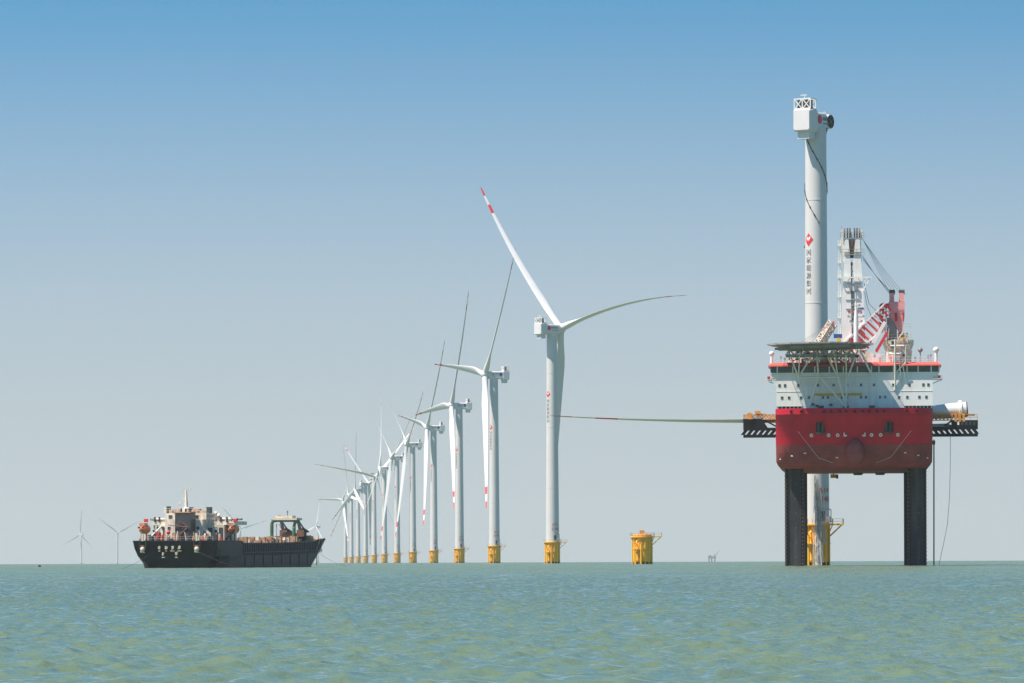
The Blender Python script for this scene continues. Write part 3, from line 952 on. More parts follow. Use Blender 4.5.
# machinery seen between roof and helideck
random.seed(11)
mb = MB()
for i in range(46):
    px = random.uniform(790, 893); py = random.uniform(352, 361); ly = random.uniform(7.5, 15)
    p = R(px, py, ly); s = random.uniform(.5, 1.5)
    mb.box(p.x - s / 2, p.x + s / 2, ly - s / 2, ly + s / 2, zt, p.z, random.choice([0, 0, 0, 1, 2, 2]))
for i in range(40):
    p = R(random.uniform(790, 893), 360, random.uniform(6.5, 12)); q = p + Vector((random.uniform(-2, 2), 0, random.uniform(.5, 3)))
    mb.tube([p, (p.x, p.y, q.z), q], .07, 5, m=random.choice([0, 0, 2, 1]))
mb.build("roof_machinery", [M['cream'], M['grey'], M['white']], rig)

# helideck ---------------------------------------------------------------
HY = -1.0
hc = R(820.5, 344.6, HY); HRAD = 10.1
def octo(r, z, n=16): return [(hc.x + r * math.cos(rad(22.5 / 2 + k * 360 / n)), hc.y + r * math.sin(rad(22.5 / 2 + k * 360 / n)), z) for k in range(n)]
mb = MB()
mb.loft([octo(HRAD - .15, hc.z - .22), octo(HRAD, hc.z - .15), octo(HRAD, hc.z)], True, True)
heli = mb.build("helideck", M['heli'], rig)
mb = MB()
o1, o2 = octo(HRAD + .02, hc.z - .12), octo(HRAD + .8, hc.z + .1)
for a, b in zip(o1, o2): mb.bar(a, b, .1)
for k in range(16):
    mb.bar(o2[k], o2[(k + 1) % 16], .1)
    for t_ in (.33, .66):
        mb.bar(Vector(o1[k]).lerp(Vector(o2[k]), t_), Vector(o1[(k + 1) % 16]).lerp(Vector(o2[(k + 1) % 16]), t_), .05)
mb.build("safety_net", M['grey'], heli)
mb = MB()
for d in (-7, -3.5, 0, 3.5, 7):
    hw = math.sqrt(max(0, 9.2 ** 2 - d * d))
    mb.bar((hc.x - hw, hc.y + d, hc.z - .75), (hc.x + hw, hc.y + d, hc.z - .48), .22, .5, 1)
    mb.bar((hc.x + d, hc.y - hw, hc.z - .95), (hc.x + d, hc.y + hw, hc.z - .8), .2, .3, 1)
zl = hc.z - 2.2
for d in (-5, 0, 5):
    mb.tube([(hc.x - 7, hc.y + d, zl), (hc.x + 7, hc.y + d, zl)], .13, 6, m=1)
    for k in range(8):
        xa = hc.x - 7 + k * 1.75
        mb.tube([(xa, hc.y + d, zl), (xa + .875, hc.y + d, hc.z - 1), (xa + 1.75, hc.y + d, zl)], .08, 5, m=1)
for i in range(46):      # pipes, lamps and nets slung under the deck
    px = random.uniform(786, 870); d = random.uniform(-6, 6.5); x_ = RX(px, HY + d)
    if (x_ - hc.x) ** 2 + d * d > 80: continue
    zz = hc.z - random.uniform(1.2, 3.4)
    mb.bar((x_, hc.y + d, hc.z - .3), (x_, hc.y + d, zz), .09, m=random.choice([0, 1, 2]))
    w_ = random.uniform(.3, 1.4); mb.box(x_ - w_ / 2, x_ + w_ / 2, hc.y + d - .2, hc.y + d + .2, zz - random.uniform(.15, .6), zz, random.choice([0, 1, 2, 3, 3]))
mb.build("deck_truss", [M['heli'], M['grey'], M['cream'], M['dark']], heli)
mb = MB()
def st(a, b, r=.19): mb.tube([R(*a), R(*b)], r, 7)
N1, N2, N3 = (798.7, 377, 2.2), (818.5, 377, 2.2), (838, 377, 2.2)
st((788.4, 350, 0.5), N1); st(N1, (814.8, 350, 1.5)); st((823, 347, 1), N3); st((816.8, 350, 2), N2)
st(N1, N3); st(N2, (808.5, 409, 2.6)); st((821, 377, 2.2), (846.3, 408, 2.2)); st(N1, (807.7, 409.5, 2.6)); st(N3, (846.3, 408, 2.2))
st((858, 350, 2), (848, 376, 3)); st((848, 376, 3), (846.3, 408, 2.2), .1); st((860, 350, 3), (872, 376, 4.5)); st(N3, (872, 376, 4.5), .1)
st((805, 350, 6), (805, 366, 5.2), .1); st((836.5, 350, 6), (836.5, 366, 5.2), .1); st((851, 350, 6), (851, 372, 5.2), .1)
st((800, 351, -4), N1, .14); st((834, 350, -5), N3, .14); st((846, 350, -3), (846.3, 377, 2.2), .14); st((846.3, 377, 2.2), (846.3, 408, 2.2), .12)
mb.build("helideck_strut", M['strut'], heli, 50)
# tall white frame on the right of the house
mb = MB()
def st2(a, b, r=.18): mb.tube([R(*a), R(*b)], r, 7)
st2((895, 340, 4), (895, 391, 5.5), .2); st2((905.5, 345, 4.5), (905.5, 364, 5), .12); st2((895, 374, 5), (906, 362, 5), .12); st2((895, 391, 5.5), (903, 401, 6.5), .14)
st2((903, 401, 6.5), (912, 407, 6.8), .14); st2((899, 362, 4.5), (904, 404, 6.6), .08); st2((902, 362, 4.5), (910, 404, 6.6), .08)
st2((889, 354, 5), (902, 354, 5)); st2((890, 346, 5), (904, 346, 5))
mb.build("access_frame", M['strut'], rig, 50)

# crane ----------------------------------------------------------------
CY = 26.0
mb = MB()     # slewing house: cab block, platform and machinery
a, b = R(880, 334, CY), R(886.5, 318, CY)
p0 = R(898, 352, CY)
mb.lathe([(3.0, 31 - p0.z), (2.6, 0), (3.2, 1.5), (3.2, 2.4)], 24, tuple(p0))
mb.box(RX(885, CY), RX(910, CY), CY - 3, CY + 4, RZ(344, CY), RZ(341, CY), 0)
mb.box(RX(887, CY), RX(897, CY), CY - 1, CY + 3, RZ(341, CY), RZ(318, CY), 2)
mb.box(RX(898, CY), RX(908, CY), CY + .9, CY + 3, RZ(341, CY), RZ(333, CY), 1)
crane = mb.build("crane", [M['cream'], M['old'], M['grey']], rig, 30)
mb = MB()
mb.rail([R(885, 341, CY - 3), R(911, 341, CY - 3)], 1.3, 1.2, .05); mb.rail([R(887, 330, CY + 3), R(910, 330, CY + 3)], 1.2, 1.2, .05)
random.seed(4)
for i in range(34):
    p = R(random.uniform(884, 911), random.uniform(338, 362), CY - random.uniform(1, 4)); 
    q = p + Vector((random.uniform(-1.6, 1.6), 0, random.uniform(-2.2, 2.2)))
    mb.bar(p, q, random.uniform(.1, .28), m=random.choice([0, 0, 1, 1, 2]))
for i in range(16):
    p = R(random.uniform(886, 908), random.uniform(340, 360), CY - random.uniform(2, 4)); s = random.uniform(.4, 1.1)
    mb.cbox(p, (s, s, s * random.uniform(.6, 1.6)), random.choice([0, 1, 0, 3, 1, 2]))
mb.build("machinery_platform", [M['cream'], M['white'], M['yellow'], M['dark']], crane)
mb = MB(); mb.box(RX(879, CY), RX(886.5, CY), CY - 3.5, CY - 1, RZ(333, CY), RZ(319, CY), 0)
mb.box(RX(880, CY), RX(885.5, CY), CY - 3.56, CY - 3.48, RZ(325, CY), RZ(321, CY), 1)
mb.build("crane_cab", [M['white'], M['glass']], crane)
mb = MB()     # red frame over the cab
q0 = [R(880, 319, CY - 2), R(886, 319, CY - 2), R(886, 305, CY - 2), R(880, 305, CY - 2)]
for i in range(4): mb.bar(q0[i], q0[(i + 1) % 4], .3)
mb.bar(q0[0], q0[2], .2); mb.bar(R(877, 300, CY - 2) if False else R(882, 319, CY - 1), R(884, 303, CY - 1), .4)
mb.box(RX(881, CY), RX(889, CY), CY - 1.5, CY, RZ(308, CY), RZ(304, CY))
mb.build("red_frame", M['red'], crane)
mb = MB()     # pink A-frame
for px in (892, 901.6):
    p, q = R(px, 302, CY), R(px, 291.5, CY)
    mb.box(RX(px - 2.4, CY), RX(px + 2.4, CY), CY - .9, CY + .9, p.z, RZ(293.5, CY), 0)
    mb.lathe([(.5, -.6), (.5, .6)], 14, (p.x, CY, q.z - .2), 1, True, 'x')
    mb.box(RX(px - 2.0, CY), RX(px + 2.0, CY), CY - .7, CY + .7, RZ(293.5, CY), q.z, 1)
f0 = [R(888.5, 302, CY - 1.2), R(904.5, 302, CY - 1.2), R(904.3, 318, CY - 1.2), R(902, 332, CY - 1.2), R(898.5, 332, CY - 1.2), R(894, 322, CY - 1.2), R(888.5, 316, CY - 1.2)]
mb.prism(f0, (0, 2.0, 0), 0)
mb.prism([R(894.2, 313, CY - 1.3), R(897, 313, CY - 1.3), R(897.5, 321, CY - 1.3), R(895, 322, CY - 1.3)], (0, .08, 0), 2)  # shadows on the pink frame, painted as thin red plates
mb.prism([R(902.3, 313, CY - 1.3), R(904, 313, CY - 1.3), R(903.3, 320, CY - 1.3), R(902.3, 321, CY - 1.3)], (0, .08, 0), 2)  # second painted shadow, at the frame's right edge
mb.box(RX(899, CY), RX(902, CY), CY - 1.0, CY + .6, RZ(339, CY), RZ(332, CY), 2)
mb.build("back_mast", [M['pink'], M['dark'], M['red']], crane)
# tall white boom
BYY = 22.0
mb = MB()
def quad(pxa, pxb, py): 
    a, b = R(pxa, py, BYY), R(pxb, py, BYY)
    return [(a.x, BYY - 1.6, a.z), (b.x, BYY - 1.6, a.z), (b.x, BYY + 1.6, a.z), (a.x, BYY + 1.6, a.z)]
def box_leg(segs, m=0):
    mb.loft([quad(*s) for s in segs], True, True, m)
box_leg([(841, 852, 352), (842.3, 851, 300), (844.3, 850.5, 262), (845, 848.5, 240)])
box_leg([(854.2, 866, 352), (854.2, 863.6, 300), (853, 861.2, 262), (855.5, 859.8, 240)])
for py in list(range(264, 352, 7)):
    a, b = R(848, py, BYY), R(856, py, BYY); mb.box(a.x, b.x, BYY - .8, BYY + .8, a.z - .15, a.z + .15, 0 if py % 2 else 1)
mb.box(RX(849.5, BYY), RX(855.5, BYY), BYY - .3, BYY + .3, RZ(352, BYY), RZ(292, BYY), 0)
mb.box(RX(851.5, BYY), RX(852.8, BYY), BYY - .5, BYY - .32, RZ(292, BYY), RZ(262, BYY), 1)
for py in (284, 291.5, 300, 309): mb.box(RX(846, BYY), RX(861, BYY), BYY - 1.75, BYY - 1.6, RZ(py + .5, BYY), RZ(py, BYY), 1)
for px, py in ((850.5, 287.5), (855.5, 287.5)):
    p = R(px, py, BYY - 1.9); mb.cbox(p, (.5, .5, .9), 1)
boom = mb.build("boom", [M['white'], M['grey']], crane)
mb = MB()     # head with sheaves
mb.box(RX(843.5, BYY), RX(861, BYY), BYY - 1.2, BYY + 1.2, RZ(241, BYY), RZ(238, BYY), 1)
for px in (844.6, 847.5, 850, 854.5, 857, 859.5):
    p = R(px, 234, BYY); mb.lathe([(1.1, -.16), (1.25, -.12), (1.25, .12), (1.1, .16)], 16, (p.x, BYY, p.z), 3 if px in (844.6, 859.5) else 2, True, 'x')
for px in (842.5, 862): mb.box(RX(px - .8, BYY), RX(px + .8, BYY), BYY - 1, BYY + 1, RZ(240, BYY), RZ(229.5, BYY), 0)
mb.box(RX(851.2, BYY), RX(853.2, BYY), BYY - 1, BYY + 1, RZ(239, BYY), RZ(230, BYY), 0)
for k in range(8):
    px = 847 + k * 1.6; p = R(px, 241, BYY - 1.3); q = R(851 + k * .35, 258, BYY - 1.3); mb.bar(p, q, .35, m=3 if k % 2 else 2)
mb.box(RX(848, BYY), RX(858.5, BYY), BYY - 1.25, BYY - .9, RZ(252, BYY), RZ(241, BYY), 3)
for pxa, pxb in ((842.5, 845.5), (859.5, 862.5)): mb.bar(R(pxa, 239, BYY - 1), R(844.5 if pxa < 850 else 860.5, 262, BYY - 1), .5, m=0)
mb.box(RX(845, BYY), RX(861.5, BYY), BYY - 1.8, BYY + 1.8, RZ(255.5, BYY), RZ(254.5, BYY), 1)
mb.rail([R(841, 255, BYY - 1.8), R(864, 255, BYY - 1.8)], 1.2, 1.2, .05, 1); mb.rail([R(840.5, 238.5, BYY - 1.6), R(864, 238.5, BYY - 1.6)], 1.2, 1.4, .05, 1)
mb.bar(R(841.5, 229.5, BYY), R(841.5, 226, BYY), .12, m=1); mb.bar(R(862, 229.5, BYY), R(862, 227.5, BYY), .1, m=1)
mb.build("boom_head", [M['old'], M['grey'], M['dark'], M['rust']], crane)
mb = MB()     # ladder cage and platforms on its left
for py in (246, 263, 277, 297, 318, 336):
    mb.box(RX(837.5, BYY), RX(842.5, BYY), BYY - 1.2, BYY + .6, RZ(py + .4, BYY), RZ(py, BYY)); mb.rail([R(837.5, py, BYY - 1.2), R(842, py, BYY - 1.2)], 1.1, .7, .04)
for px in (838.6, 840.4): mb.bar(R(px, 345, BYY - .5), R(px, 240, BYY - .5), .12)
for i in range(80): 
    py = 345 - i * 1.3; mb.bar(R(838.6, py, BYY - .5), R(840.4, py, BYY - .5), .07)
mb.build("boom_ladder", M['strut'], crane)
mb = MB()     # cross bar
mb.bar(R(837.5, 277.5, BYY - 2), R(871.5, 277.5, BYY - 2), .3)
mb.bar(R(839, 278, BYY - 2), R(845, 290, BYY - 1.7), .18); mb.bar(R(870, 278, BYY - 2), R(863, 291, BYY - 1.7), .18); mb.bar(R(864, 278, BYY - 2), R(866, 286, BYY - 2), .14)
mb.bar(R(850, 278, BYY - 2), R(846, 284, BYY - 1.7), .14); mb.bar(R(858, 278, BYY - 2), R(862, 284, BYY - 1.7), .14)
mb.build("cross_bar", M['white'], crane)
mb = MB()     # name board marks on the boom
mb.box(RX(858, BYY), RX(864, BYY), BYY - 1.68, BYY - 1.62, RZ(309.3, BYY), RZ(308, BYY), 1)
for i in range(5): p = R(849 + i * 2.9, 311.5, BYY - 1.66); mb.cbox(p, (.42, .04, .4), 0)
mb.build("boom_marking", [M['red'], M['blue']], crane)
mb = MB()     # luffing ropes
for k in range(5):
    a = R(861.5 + .5 * k, 236.5 + 1.0 * k, BYY); b = R(889.5 + 3.1 * k, 292.5, CY)
    mb.tube([a, a.lerp(b, .5) - Vector((0, 0, .25)), b], .035, 5)
for k in range(5):
    a = R(862 + .2 * k, 255 + 1.2 * k, BYY); b = R(888.5 + .9 * k, 293.5, CY)
    mb.tube([a, a.lerp(b, .5) - Vector((0, 0, .2)), b], .03, 5)
for (x0, y0), (x1, y1), (x2, y2) in (((864, 283), (869, 304), (878, 313)), ((864.5, 292), (867, 306), (872, 319))):
    mb.tube([R(x0, y0, BYY), R(x1, y1, BYY), R(x2, y2, CY - 2)], .06, 5)
mb.build("luffing_rope", M['rope'], crane)
# red and white lattice boom lying low
mb = MB()
LY = 19.0
A0, A1 = R(836, 352, LY), R(884.5, 311.5, LY)
for dy_ in (-1.2, 1.2):
    mb.bar(R(836, 351, LY + dy_), R(885, 303.5, LY + dy_), .32, m=1)
    mb.bar(R(850, 356, LY + dy_), R(888, 326, LY + dy_), .32, m=1)
    for k in range(23):
        t0 = k / 22
        sx_, sy_ = 836 + 48 * t0, 351 - 47 * t0
        ln = 20 - 13 * t0
        mb.bar(R(sx_, sy_, LY + dy_), R(sx_ + ln, sy_ + ln * .95, LY + dy_ * .6), .36 if k % 2 == 0 else .26, m=k % 2)
for k in range(8):
    t0 = k / 7; mb.bar(R(836 + 48 * t0, 351 - 47 * t0, LY - 1.2), R(836 + 48 * t0, 351 - 47 * t0, LY + 1.2), .18, m=0)
mb.bar(R(872, 345, LY - 1.5), R(885, 322, LY - 1.5), .7, m=1); mb.bar(R(876, 352, LY - 1.3), R(887, 333, LY - 1.3), .6, m=0)
mb.build("lattice_boom", [M['red'], M['white']], crane)
# small deck crane on the left
mb = MB()
mb.lattice(R(815, 350, 14), R(833, 322.5, 16), 1.2, 1.5, 9, .11, .09, 0, 1, up=(0, -.4, 1))
mb.bar(R(822, 331.5, 15.2), R(834, 321.8, 15.2), .55, m=2); mb.cbox(R(833.5, 323, 15.2), (.7, .6, .9), 2); mb.tube([R(833.5, 323, 15.2), R(834, 338, 15.2)], .05, 5, m=3)
mb.bar(R(817, 352, 14), R(817, 342, 14), 1.3, m=1)
mb.build("deck_crane", [M['cream'], M['old'], M['pink'], M['rope']], rig)
mb = MB(); p = R(838, 336, 14); mb.cbox(p, (1.7, 1.2, .8), 0); mb.cbox(p + Vector((.1, -.3, -.8)), (.6, .6, 1.2), 1); mb.bar(p + Vector((0, 0, -3)), p, .3, m=2)
mb.build("hose_reel", [M['blue'], M['yellow'], M['grey']], rig)
# radar mast in front of the boom
mb = MB()
mb.tube([R(856, 352, 12), R(856, 323, 12), R(856, 310, 12)], [.48, .48, .3], 14); mb.tube([R(856, 310, 12), R(855.5, 293, 12)], [.14, .07], 8)
for py, w in ((322, 5.5), (317, 7.5), (311.5, 5), (306, 3.5), (300, 2)):
    mb.bar(R(856 - w, py, 12), R(856 + w, py, 12), .17, m=1)
    for s in (-1, 1): mb.cbox(R(856 + s * w, py - .8, 12), (.4, .3, .4), 1)
mb.bar(R(852, 322, 11.8), R(856, 330, 11.8), .12); mb.bar(R(860, 322, 11.8), R(856, 330, 11.8), .12)
mb.build("radar_mast", [M['white'], M['grey']], rig, 40)
mb = MB()     # stay wires at the left
mb.tube([R(795, 345.5, 10), R(832, 322, 15)], .045, 5); mb.tube([R(800, 345.5, 10), R(834, 321, 15)], .045, 5)
mb.build("stay_wire", M['rope'], rig)

# side cradles that carry the blades
SY = 24.0
def cradle(sg):
    xa, xb = (743.5, 777.5) if sg < 0 else (977, 932)
    X = lambda px: RX(px, SY)
    mb = MB()
    x0, x1 = sorted((X(xa), X(xb)))
    z_bot, z_mid, z_top = RZ(437, SY), RZ(427.5, SY), RZ(418.5 if sg < 0 else 421, SY)
    mb.box(x0, x1, SY - 2, SY + 2, z_bot, z_bot + .55, 0); mb.box(x0, x1, SY - 2, SY + 2, z_mid - .5, z_mid, 0)
    n = 6 if sg < 0 else 8
    for k in range(n + 1):
        xx = x0 + (x1 - x0) * k / n
        lean = .8 * (1 if sg < 0 else -1)
        mb.prism([(xx - .55, SY - 1.95, z_bot + .5), (xx + .25, SY - 1.95, z_bot + .5), (xx + .25 + lean, SY - 1.95, z_mid - .45), (xx - .55 + lean, SY - 1.95, z_mid - .45)], (0, .3, 0), 0)
    if sg < 0:
        mb.prism([(X(743.5), SY - 2, z_mid), (X(768), SY - 2, z_mid), (X(762), SY - 2, z_top), (X(743.5), SY - 2, z_top)], (0, 4, 0), 0)
        mb.bar((X(762), SY - 1.5, z_top), (X(777), SY - 1.5, z_mid + .2), .3)
    else:
        mb.box(X(951), X(977), SY - 2, SY + 2, z_mid, z_top, 0)
        mb.bar((X(952), SY - 1.8, z_top), (X(944), SY - 1.8, z_mid + .2), .35)
        mb.box(X(956.5), X(958.5), SY - 2.03, SY - 1.9, z_mid + .35, z_top - .3, 1)
        for px in (961.5, 965.5, 969.5, 973.5): mb.box(X(px - 1.2), X(px + 1.2), SY - 2.03, SY - 1.9, z_mid + .3, z_top - .3, 2)
    cr = mb.build("blade_cradle", [M['black'], M['paint'], M['dark']], rig)
    mb = MB()
    if sg < 0:
        za, zb2 = RZ(419, SY), RZ(414.5, SY)
        mb.lattice((X(744), SY - 1.5, (za + zb2) / 2), (X(777), SY - 1.5, (za + zb2) / 2), .8, zb2 - za, 9, .09, .08)
        mb.box(X(748), X(752), SY - 2.4, SY - 1, za, zb2 + .4); mb.box(X(756), X(766), SY - 2.0, SY - 1, zb2, zb2 + .25)
        mb.cbox((X(758), SY - 2, zb2 + .5), (1.2, .6, .6))
    else:
        za, zb2 = RZ(421, SY), RZ(415.5, SY)
        mb.lattice((X(932), SY - 1.5, (za + zb2) / 2), (X(962), SY - 1.5, (za + zb2) / 2), .8, zb2 - za, 8, .08, .07)
        for px in (955, 959, 963): mb.bar((X(px), SY - 1.8, za - .3), (X(px), SY - 1.8, zb2 + .3), .5)
        mb.rail([(X(962), SY - 1.9, za), (X(976.5), SY - 1.9, za)], 1.2, 1.3, .07); mb.bar((X(962), SY - 1.7, zb2), (X(974), SY - 1.7, zb2 - .1), .3)
    mb.build("cradle_frame", M['orange'], cr)
    return cr
cradle(-1); cradle(1)
mb = MB()
mb.tube([R(930, 428, SY + .3), R(947, 427.5, SY + .3), R(951, 426.5, SY + .3)], [.75, .75, .25], 16)
mb.build("air_tank", M['white'], rig, 40)
mb = MB(); mb.tube([R(933.6, 440, 12), R(933.6, 566.5, 12)], .14, 8); mb.cbox(R(933.2, 443, 12), (.7, .6, .8))
mb.build("intake_pipe", M['dark'], rig)
mb = MB(); p = R(833.5, 476, 66); mb.cbox(p, (1.3, .8, .8), 0); mb.cbox(p + Vector((.8, 0, -.1)), (.5, .5, .9), 1); mb.bar(p, p + Vector((0, 0, 1.5)), .2, m=1)
for px in (858, 880): q = R(px, 474.3, 60); mb.lathe([(1.2, 0), (.9, -.5)], 14, (q.x, 60, 19.9), 1)
mb.build("drain_outlet", [M['yellow'], M['dark']], rig)

# rope hanging from the right-hand cradle
def to_world(p): return Matrix.Translation(rig.location) @ Matrix.Rotation(-ryaw, 4, 'Z') @ Vector(p)
o0 = to_world(R(950, 437, SY))
mb = MB()
prev = [R(950, 437, SY), R(949.8, 470, SY), R(949, 500, SY), R(947, 525, SY), R(943, 545, SY), R(938.5, 565.5, SY)]
mb.tube([to_world(p) - o0 for p in prev], .05, 5)
r_ = mb.build("hanging_rope", M['rope']); r_.location = o0
tag(r_, "thin rope hanging from the right-hand blade cradle down to the sea", "rope")

# stored rotor blade lying across the deck, tip out to the left
bo = make_blade(6.5, 86.3, 0.0, 10, "spare_blade_assembly")
ra = to_world(R(966, 410, SY)); tip = to_world(R(551.5, 414, SY))
zax = (tip - Vector((0, 0, 6.3)) - ra).normalized(); yax = Vector((0, 0, 1)); yax = (yax - zax * yax.dot(zax)).normalized()
tmp = Matrix.Rotation(rad(9), 3, zax)
yax = tmp @ yax; xax = yax.cross(zax)
bo.matrix_world = Matrix.Translation(ra) @ Matrix((xax, yax, zax)).transposed().to_4x4()
tag(bo, "loose white rotor blade laid across the rig, its thin tip reaching far left", "rotor blade")
mb = MB(); mb.lathe([(1.75, .9), (1.95, .95), (1.95, 1.5), (1.75, 1.55)], 28); mb.lathe([(1.5, -.25), (1.5, .1)], 20, m=1)
fl = mb.build("root_flange", [M['white'], M['dark']], bo, 40)

# cooling water falling from under the hull in front of the tower
random.seed(5)
spray = bpy.data.materials.new("falling_water"); spray.use_nodes = True
t_ = spray.node_tree; b_ = t_.nodes["Principled BSDF"]
b_.inputs["Base Color"].default_value = (0.80, 0.82, 0.84, 1); b_.inputs["Roughness"].default_value = .5; b_.inputs["Alpha"].default_value = .42
mb = MB()
sp0 = to_world(R(817, 474, 69))
for k in range(75):
    px0 = random.uniform(813.6, 816.6); px1 = px0 + random.gauss(5.0, 3.0); y0 = random.uniform(474, 530); y1 = min(565, y0 + random.uniform(15, 60))
    pts = []
    for i in range(9):
        s = i / 8; py = y0 + (y1 - y0) * s
        pts.append(to_world(R(px0 + (px1 - px0) * math.sqrt(max(0, (py - 474) / 91)) + random.uniform(-.35, .35), py, 68 + .6 * s + random.uniform(-.5, .5))) - sp0)
    mb.tube(pts, [random.uniform(.02, .05) + .09 * i / 8 for i in range(9)], 5)
w_ = mb.build("falling_water", spray, None, 60); w_.location = sp0
tag(w_, "grey cooling water pouring from under the rig past the tower", "falling water", None, "stuff")

# ------------------------------------------------------------------ the black deck cargo ship
SD = 1002.0
sp = at(174, 560, SD); sth = rad(13.6)
ship = thing("cargo_ship", (sp.x, SD, sea_z(sp.x, SD)), -sth, "black deck cargo ship anchored with ivory deckhouse aft and green gantry forward", "ship")
Mship = Matrix.Translation(ship.location) @ Matrix.Rotation(-sth, 4, 'Z')
def sect(u, hd, hw, zd, zb=-1.5, u_b=None):
    """Hull section: half width at deck, at water; u moves by height for raked ends."""
    u_b = u if u_b is None else u_b
    out = []
    prof = [(1.0, 1.0), (.985, .8), (.93, .55), (.80, .32), (.62, .12)]
    zs = [zd, zd * .72, zd * .45, .9, zb]
    ws = [hd, hd - (hd - hw) * .05, hd - (hd - hw) * .22, hd - (hd - hw) * .72, hw]
    us = [u, u + (u_b - u) * .25, u + (u_b - u) * .5, u + (u_b - u) * .85, u_b]
    out = [(-w, y, z) for w, y, z in zip(ws, us, zs)] + [(w, y, z) for w, y, z in reversed(list(zip(ws, us, zs)))]
    return out
S_H = 5.75
secs = [sect(0, 9.1, 5.9, S_H, -1.5, 2.6), sect(.8, 9.45, 6.5, S_H, -1.5, 3.4), sect(4, 9.45, 7.6, S_H), sect(10, 9.45, 8.9, S_H), sect(18.5, 9.45, 9.4, S_H), sect(19.5, 9.45, 9.4, S_H - .5), sect(45, 9.45, 9.42, S_H - .4), sect(74, 9.45, 9.4, S_H, -1.5, 70), sect(78, 9.45, 9.4, S_H + .45, -1.5, 71.5), sect(84.6, 9.35, 9.0, 6.5, -1.5, 73.0)]
mb = MB()
n = len(secs[0])
vs = [p for s in secs for p in s]; 
for i in range(len(secs) - 1):
    for j in range(n):
        k = (j + 1) % n
        mm = 2 if j == n - 1 else (1 if j in (3, 5, 4) else 0)
        mb.add([vs[i * n + j], vs[(i + 1) * n + j], vs[(i + 1) * n + k], vs[i * n + k]], [(0, 1, 2, 3)], mm)
mb.add(secs[0], [tuple(range(n))], 0); mb.add(secs[-1], [tuple(reversed(range(n)))], 0)
shull = mb.build("hull", [M['shiphull'], M['boot'], M['rust']], ship)
mb = MB()     # rub rail at the deck edge and stern corner posts
edge = [(-9.5, 74, S_H), (-9.5, 19.5, S_H - .5), (-9.5, 18.5, S_H), (-9.5, 2, S_H), (-9.1, -.02, S_H), (9.1, -.02, S_H), (9.5, 2, S_H), (9.5, 18.5, S_H), (9.5, 19.5, S_H - .5), (9.5, 45, S_H - .4), (9.5, 74, S_H), (9.5, 78, S_H + .45), (9.4, 84.7, 6.5)]
for a, b in zip(edge[:-1], edge[1:]): mb.bar(a, b, .16, .22)
mb.build("rub_rail", M['shiphull'], shull)
# bulwark with stanchions along the cargo deck
mb = MB()
for sg in (-1, 1):
    for u in np.arange(20, 82, 1.35):
        z1 = S_H - .45 + (max(0, u - 45) / 40) * .7
        mb.box(sg * 9.46 - .04 if sg > 0 else sg * 9.6, sg * 9.6 if sg > 0 else sg * 9.46 + .04, u, u + .22, z1 - 2.6, z1 + .15, 0)
    for u in np.arange(21, 80, 7): mb.box(min(sg * 9.45, sg * 9.58), max(sg * 9.45, sg * 9.58), u, u + .18, .4, S_H - 2.5, 0)
    mb.bar((sg * 9.52, 20, S_H - 2.5), (sg * 9.52, 82, S_H - 1.9), .15)
mb.build("hull_stiffener", M['dark'], shull)
mb = MB()     # pale bow edge with ivory ramp post
mb.bar((9.42, 84.7, 6.5), (9.1, 74.2, .6), .28, m=0); mb.bar((9.45, 80, 6.4), (9.3, 76.5, 3.2), .35, m=1); mb.bar((-9.4, 84.7, 6.5), (-9.1, 74.2, .6), .28, m=0)
mb.box(-9.3, 9.3, 84.3, 84.7, 6.5, 6.75, 0)
mb.build("bow_ramp", [M['old'], M['tan']], shull)
# stern: two anchors' rollers and name marks
for vv in (-6.9, 5.2):
    mb = MB()
    mb.sphere((vv, -.35, 4.0), .55, 12); mb.box(vv - .45, vv + .45, -.5, -.1, 3.6, 4.9, 2); mb.bar((vv - .5, -.4, 3.5), (vv + .5, -.4, 3.3), .22, m=0)
    for k_ in (-.7, .7): mb.bar((vv + k_, -.3, S_H + .5), (vv + k_, -.35, 4.1), .14, m=1)
    mb.bar((vv, -.4, S_H + 1.4), (vv, -.4, S_H), .4, m=0)
    mb.build("stern_anchor", [M['cream'], M['dark'], M['rust']], shull, 40)
random.seed(21)
mb = MB()
def mark(v, z, s, under):
    y = lambda zz: max(0, (S_H - zz)) * .12 - .06
    for i in range(4):
        a = (v + random.uniform(-.35, .35) * s, y(z), z + random.uniform(-.45, .45) * s); b = (v + random.uniform(-.35, .35) * s, y(z), z + random.uniform(-.45, .45) * s)
        mb.bar(a, b, .16 * s, .2 * s, m=0)
    mb.bar((v - .28 * s, y(z), z + .2 * s), (v + .28 * s, y(z), z + .2 * s), .14, .16 * s); mb.bar((v, y(z), z + .4 * s), (v, y(z), z - .4 * s), .14, .2 * s)
    mb.bar((v - under, y(z - .75), z - .8 * s), (v + under, y(z - .75), z - .8 * s), .1, .16)
for v, u in ((-3.3, .22), (-1.8, .18), (-.4, .45), (1.15, .45)): mark(v, 4.35, .9, u)
mark(-2.5, 3.0, .9, .35); mark(.4, 3.0, .9, .3)
mb.build("name_lettering", M['cream'], shull)

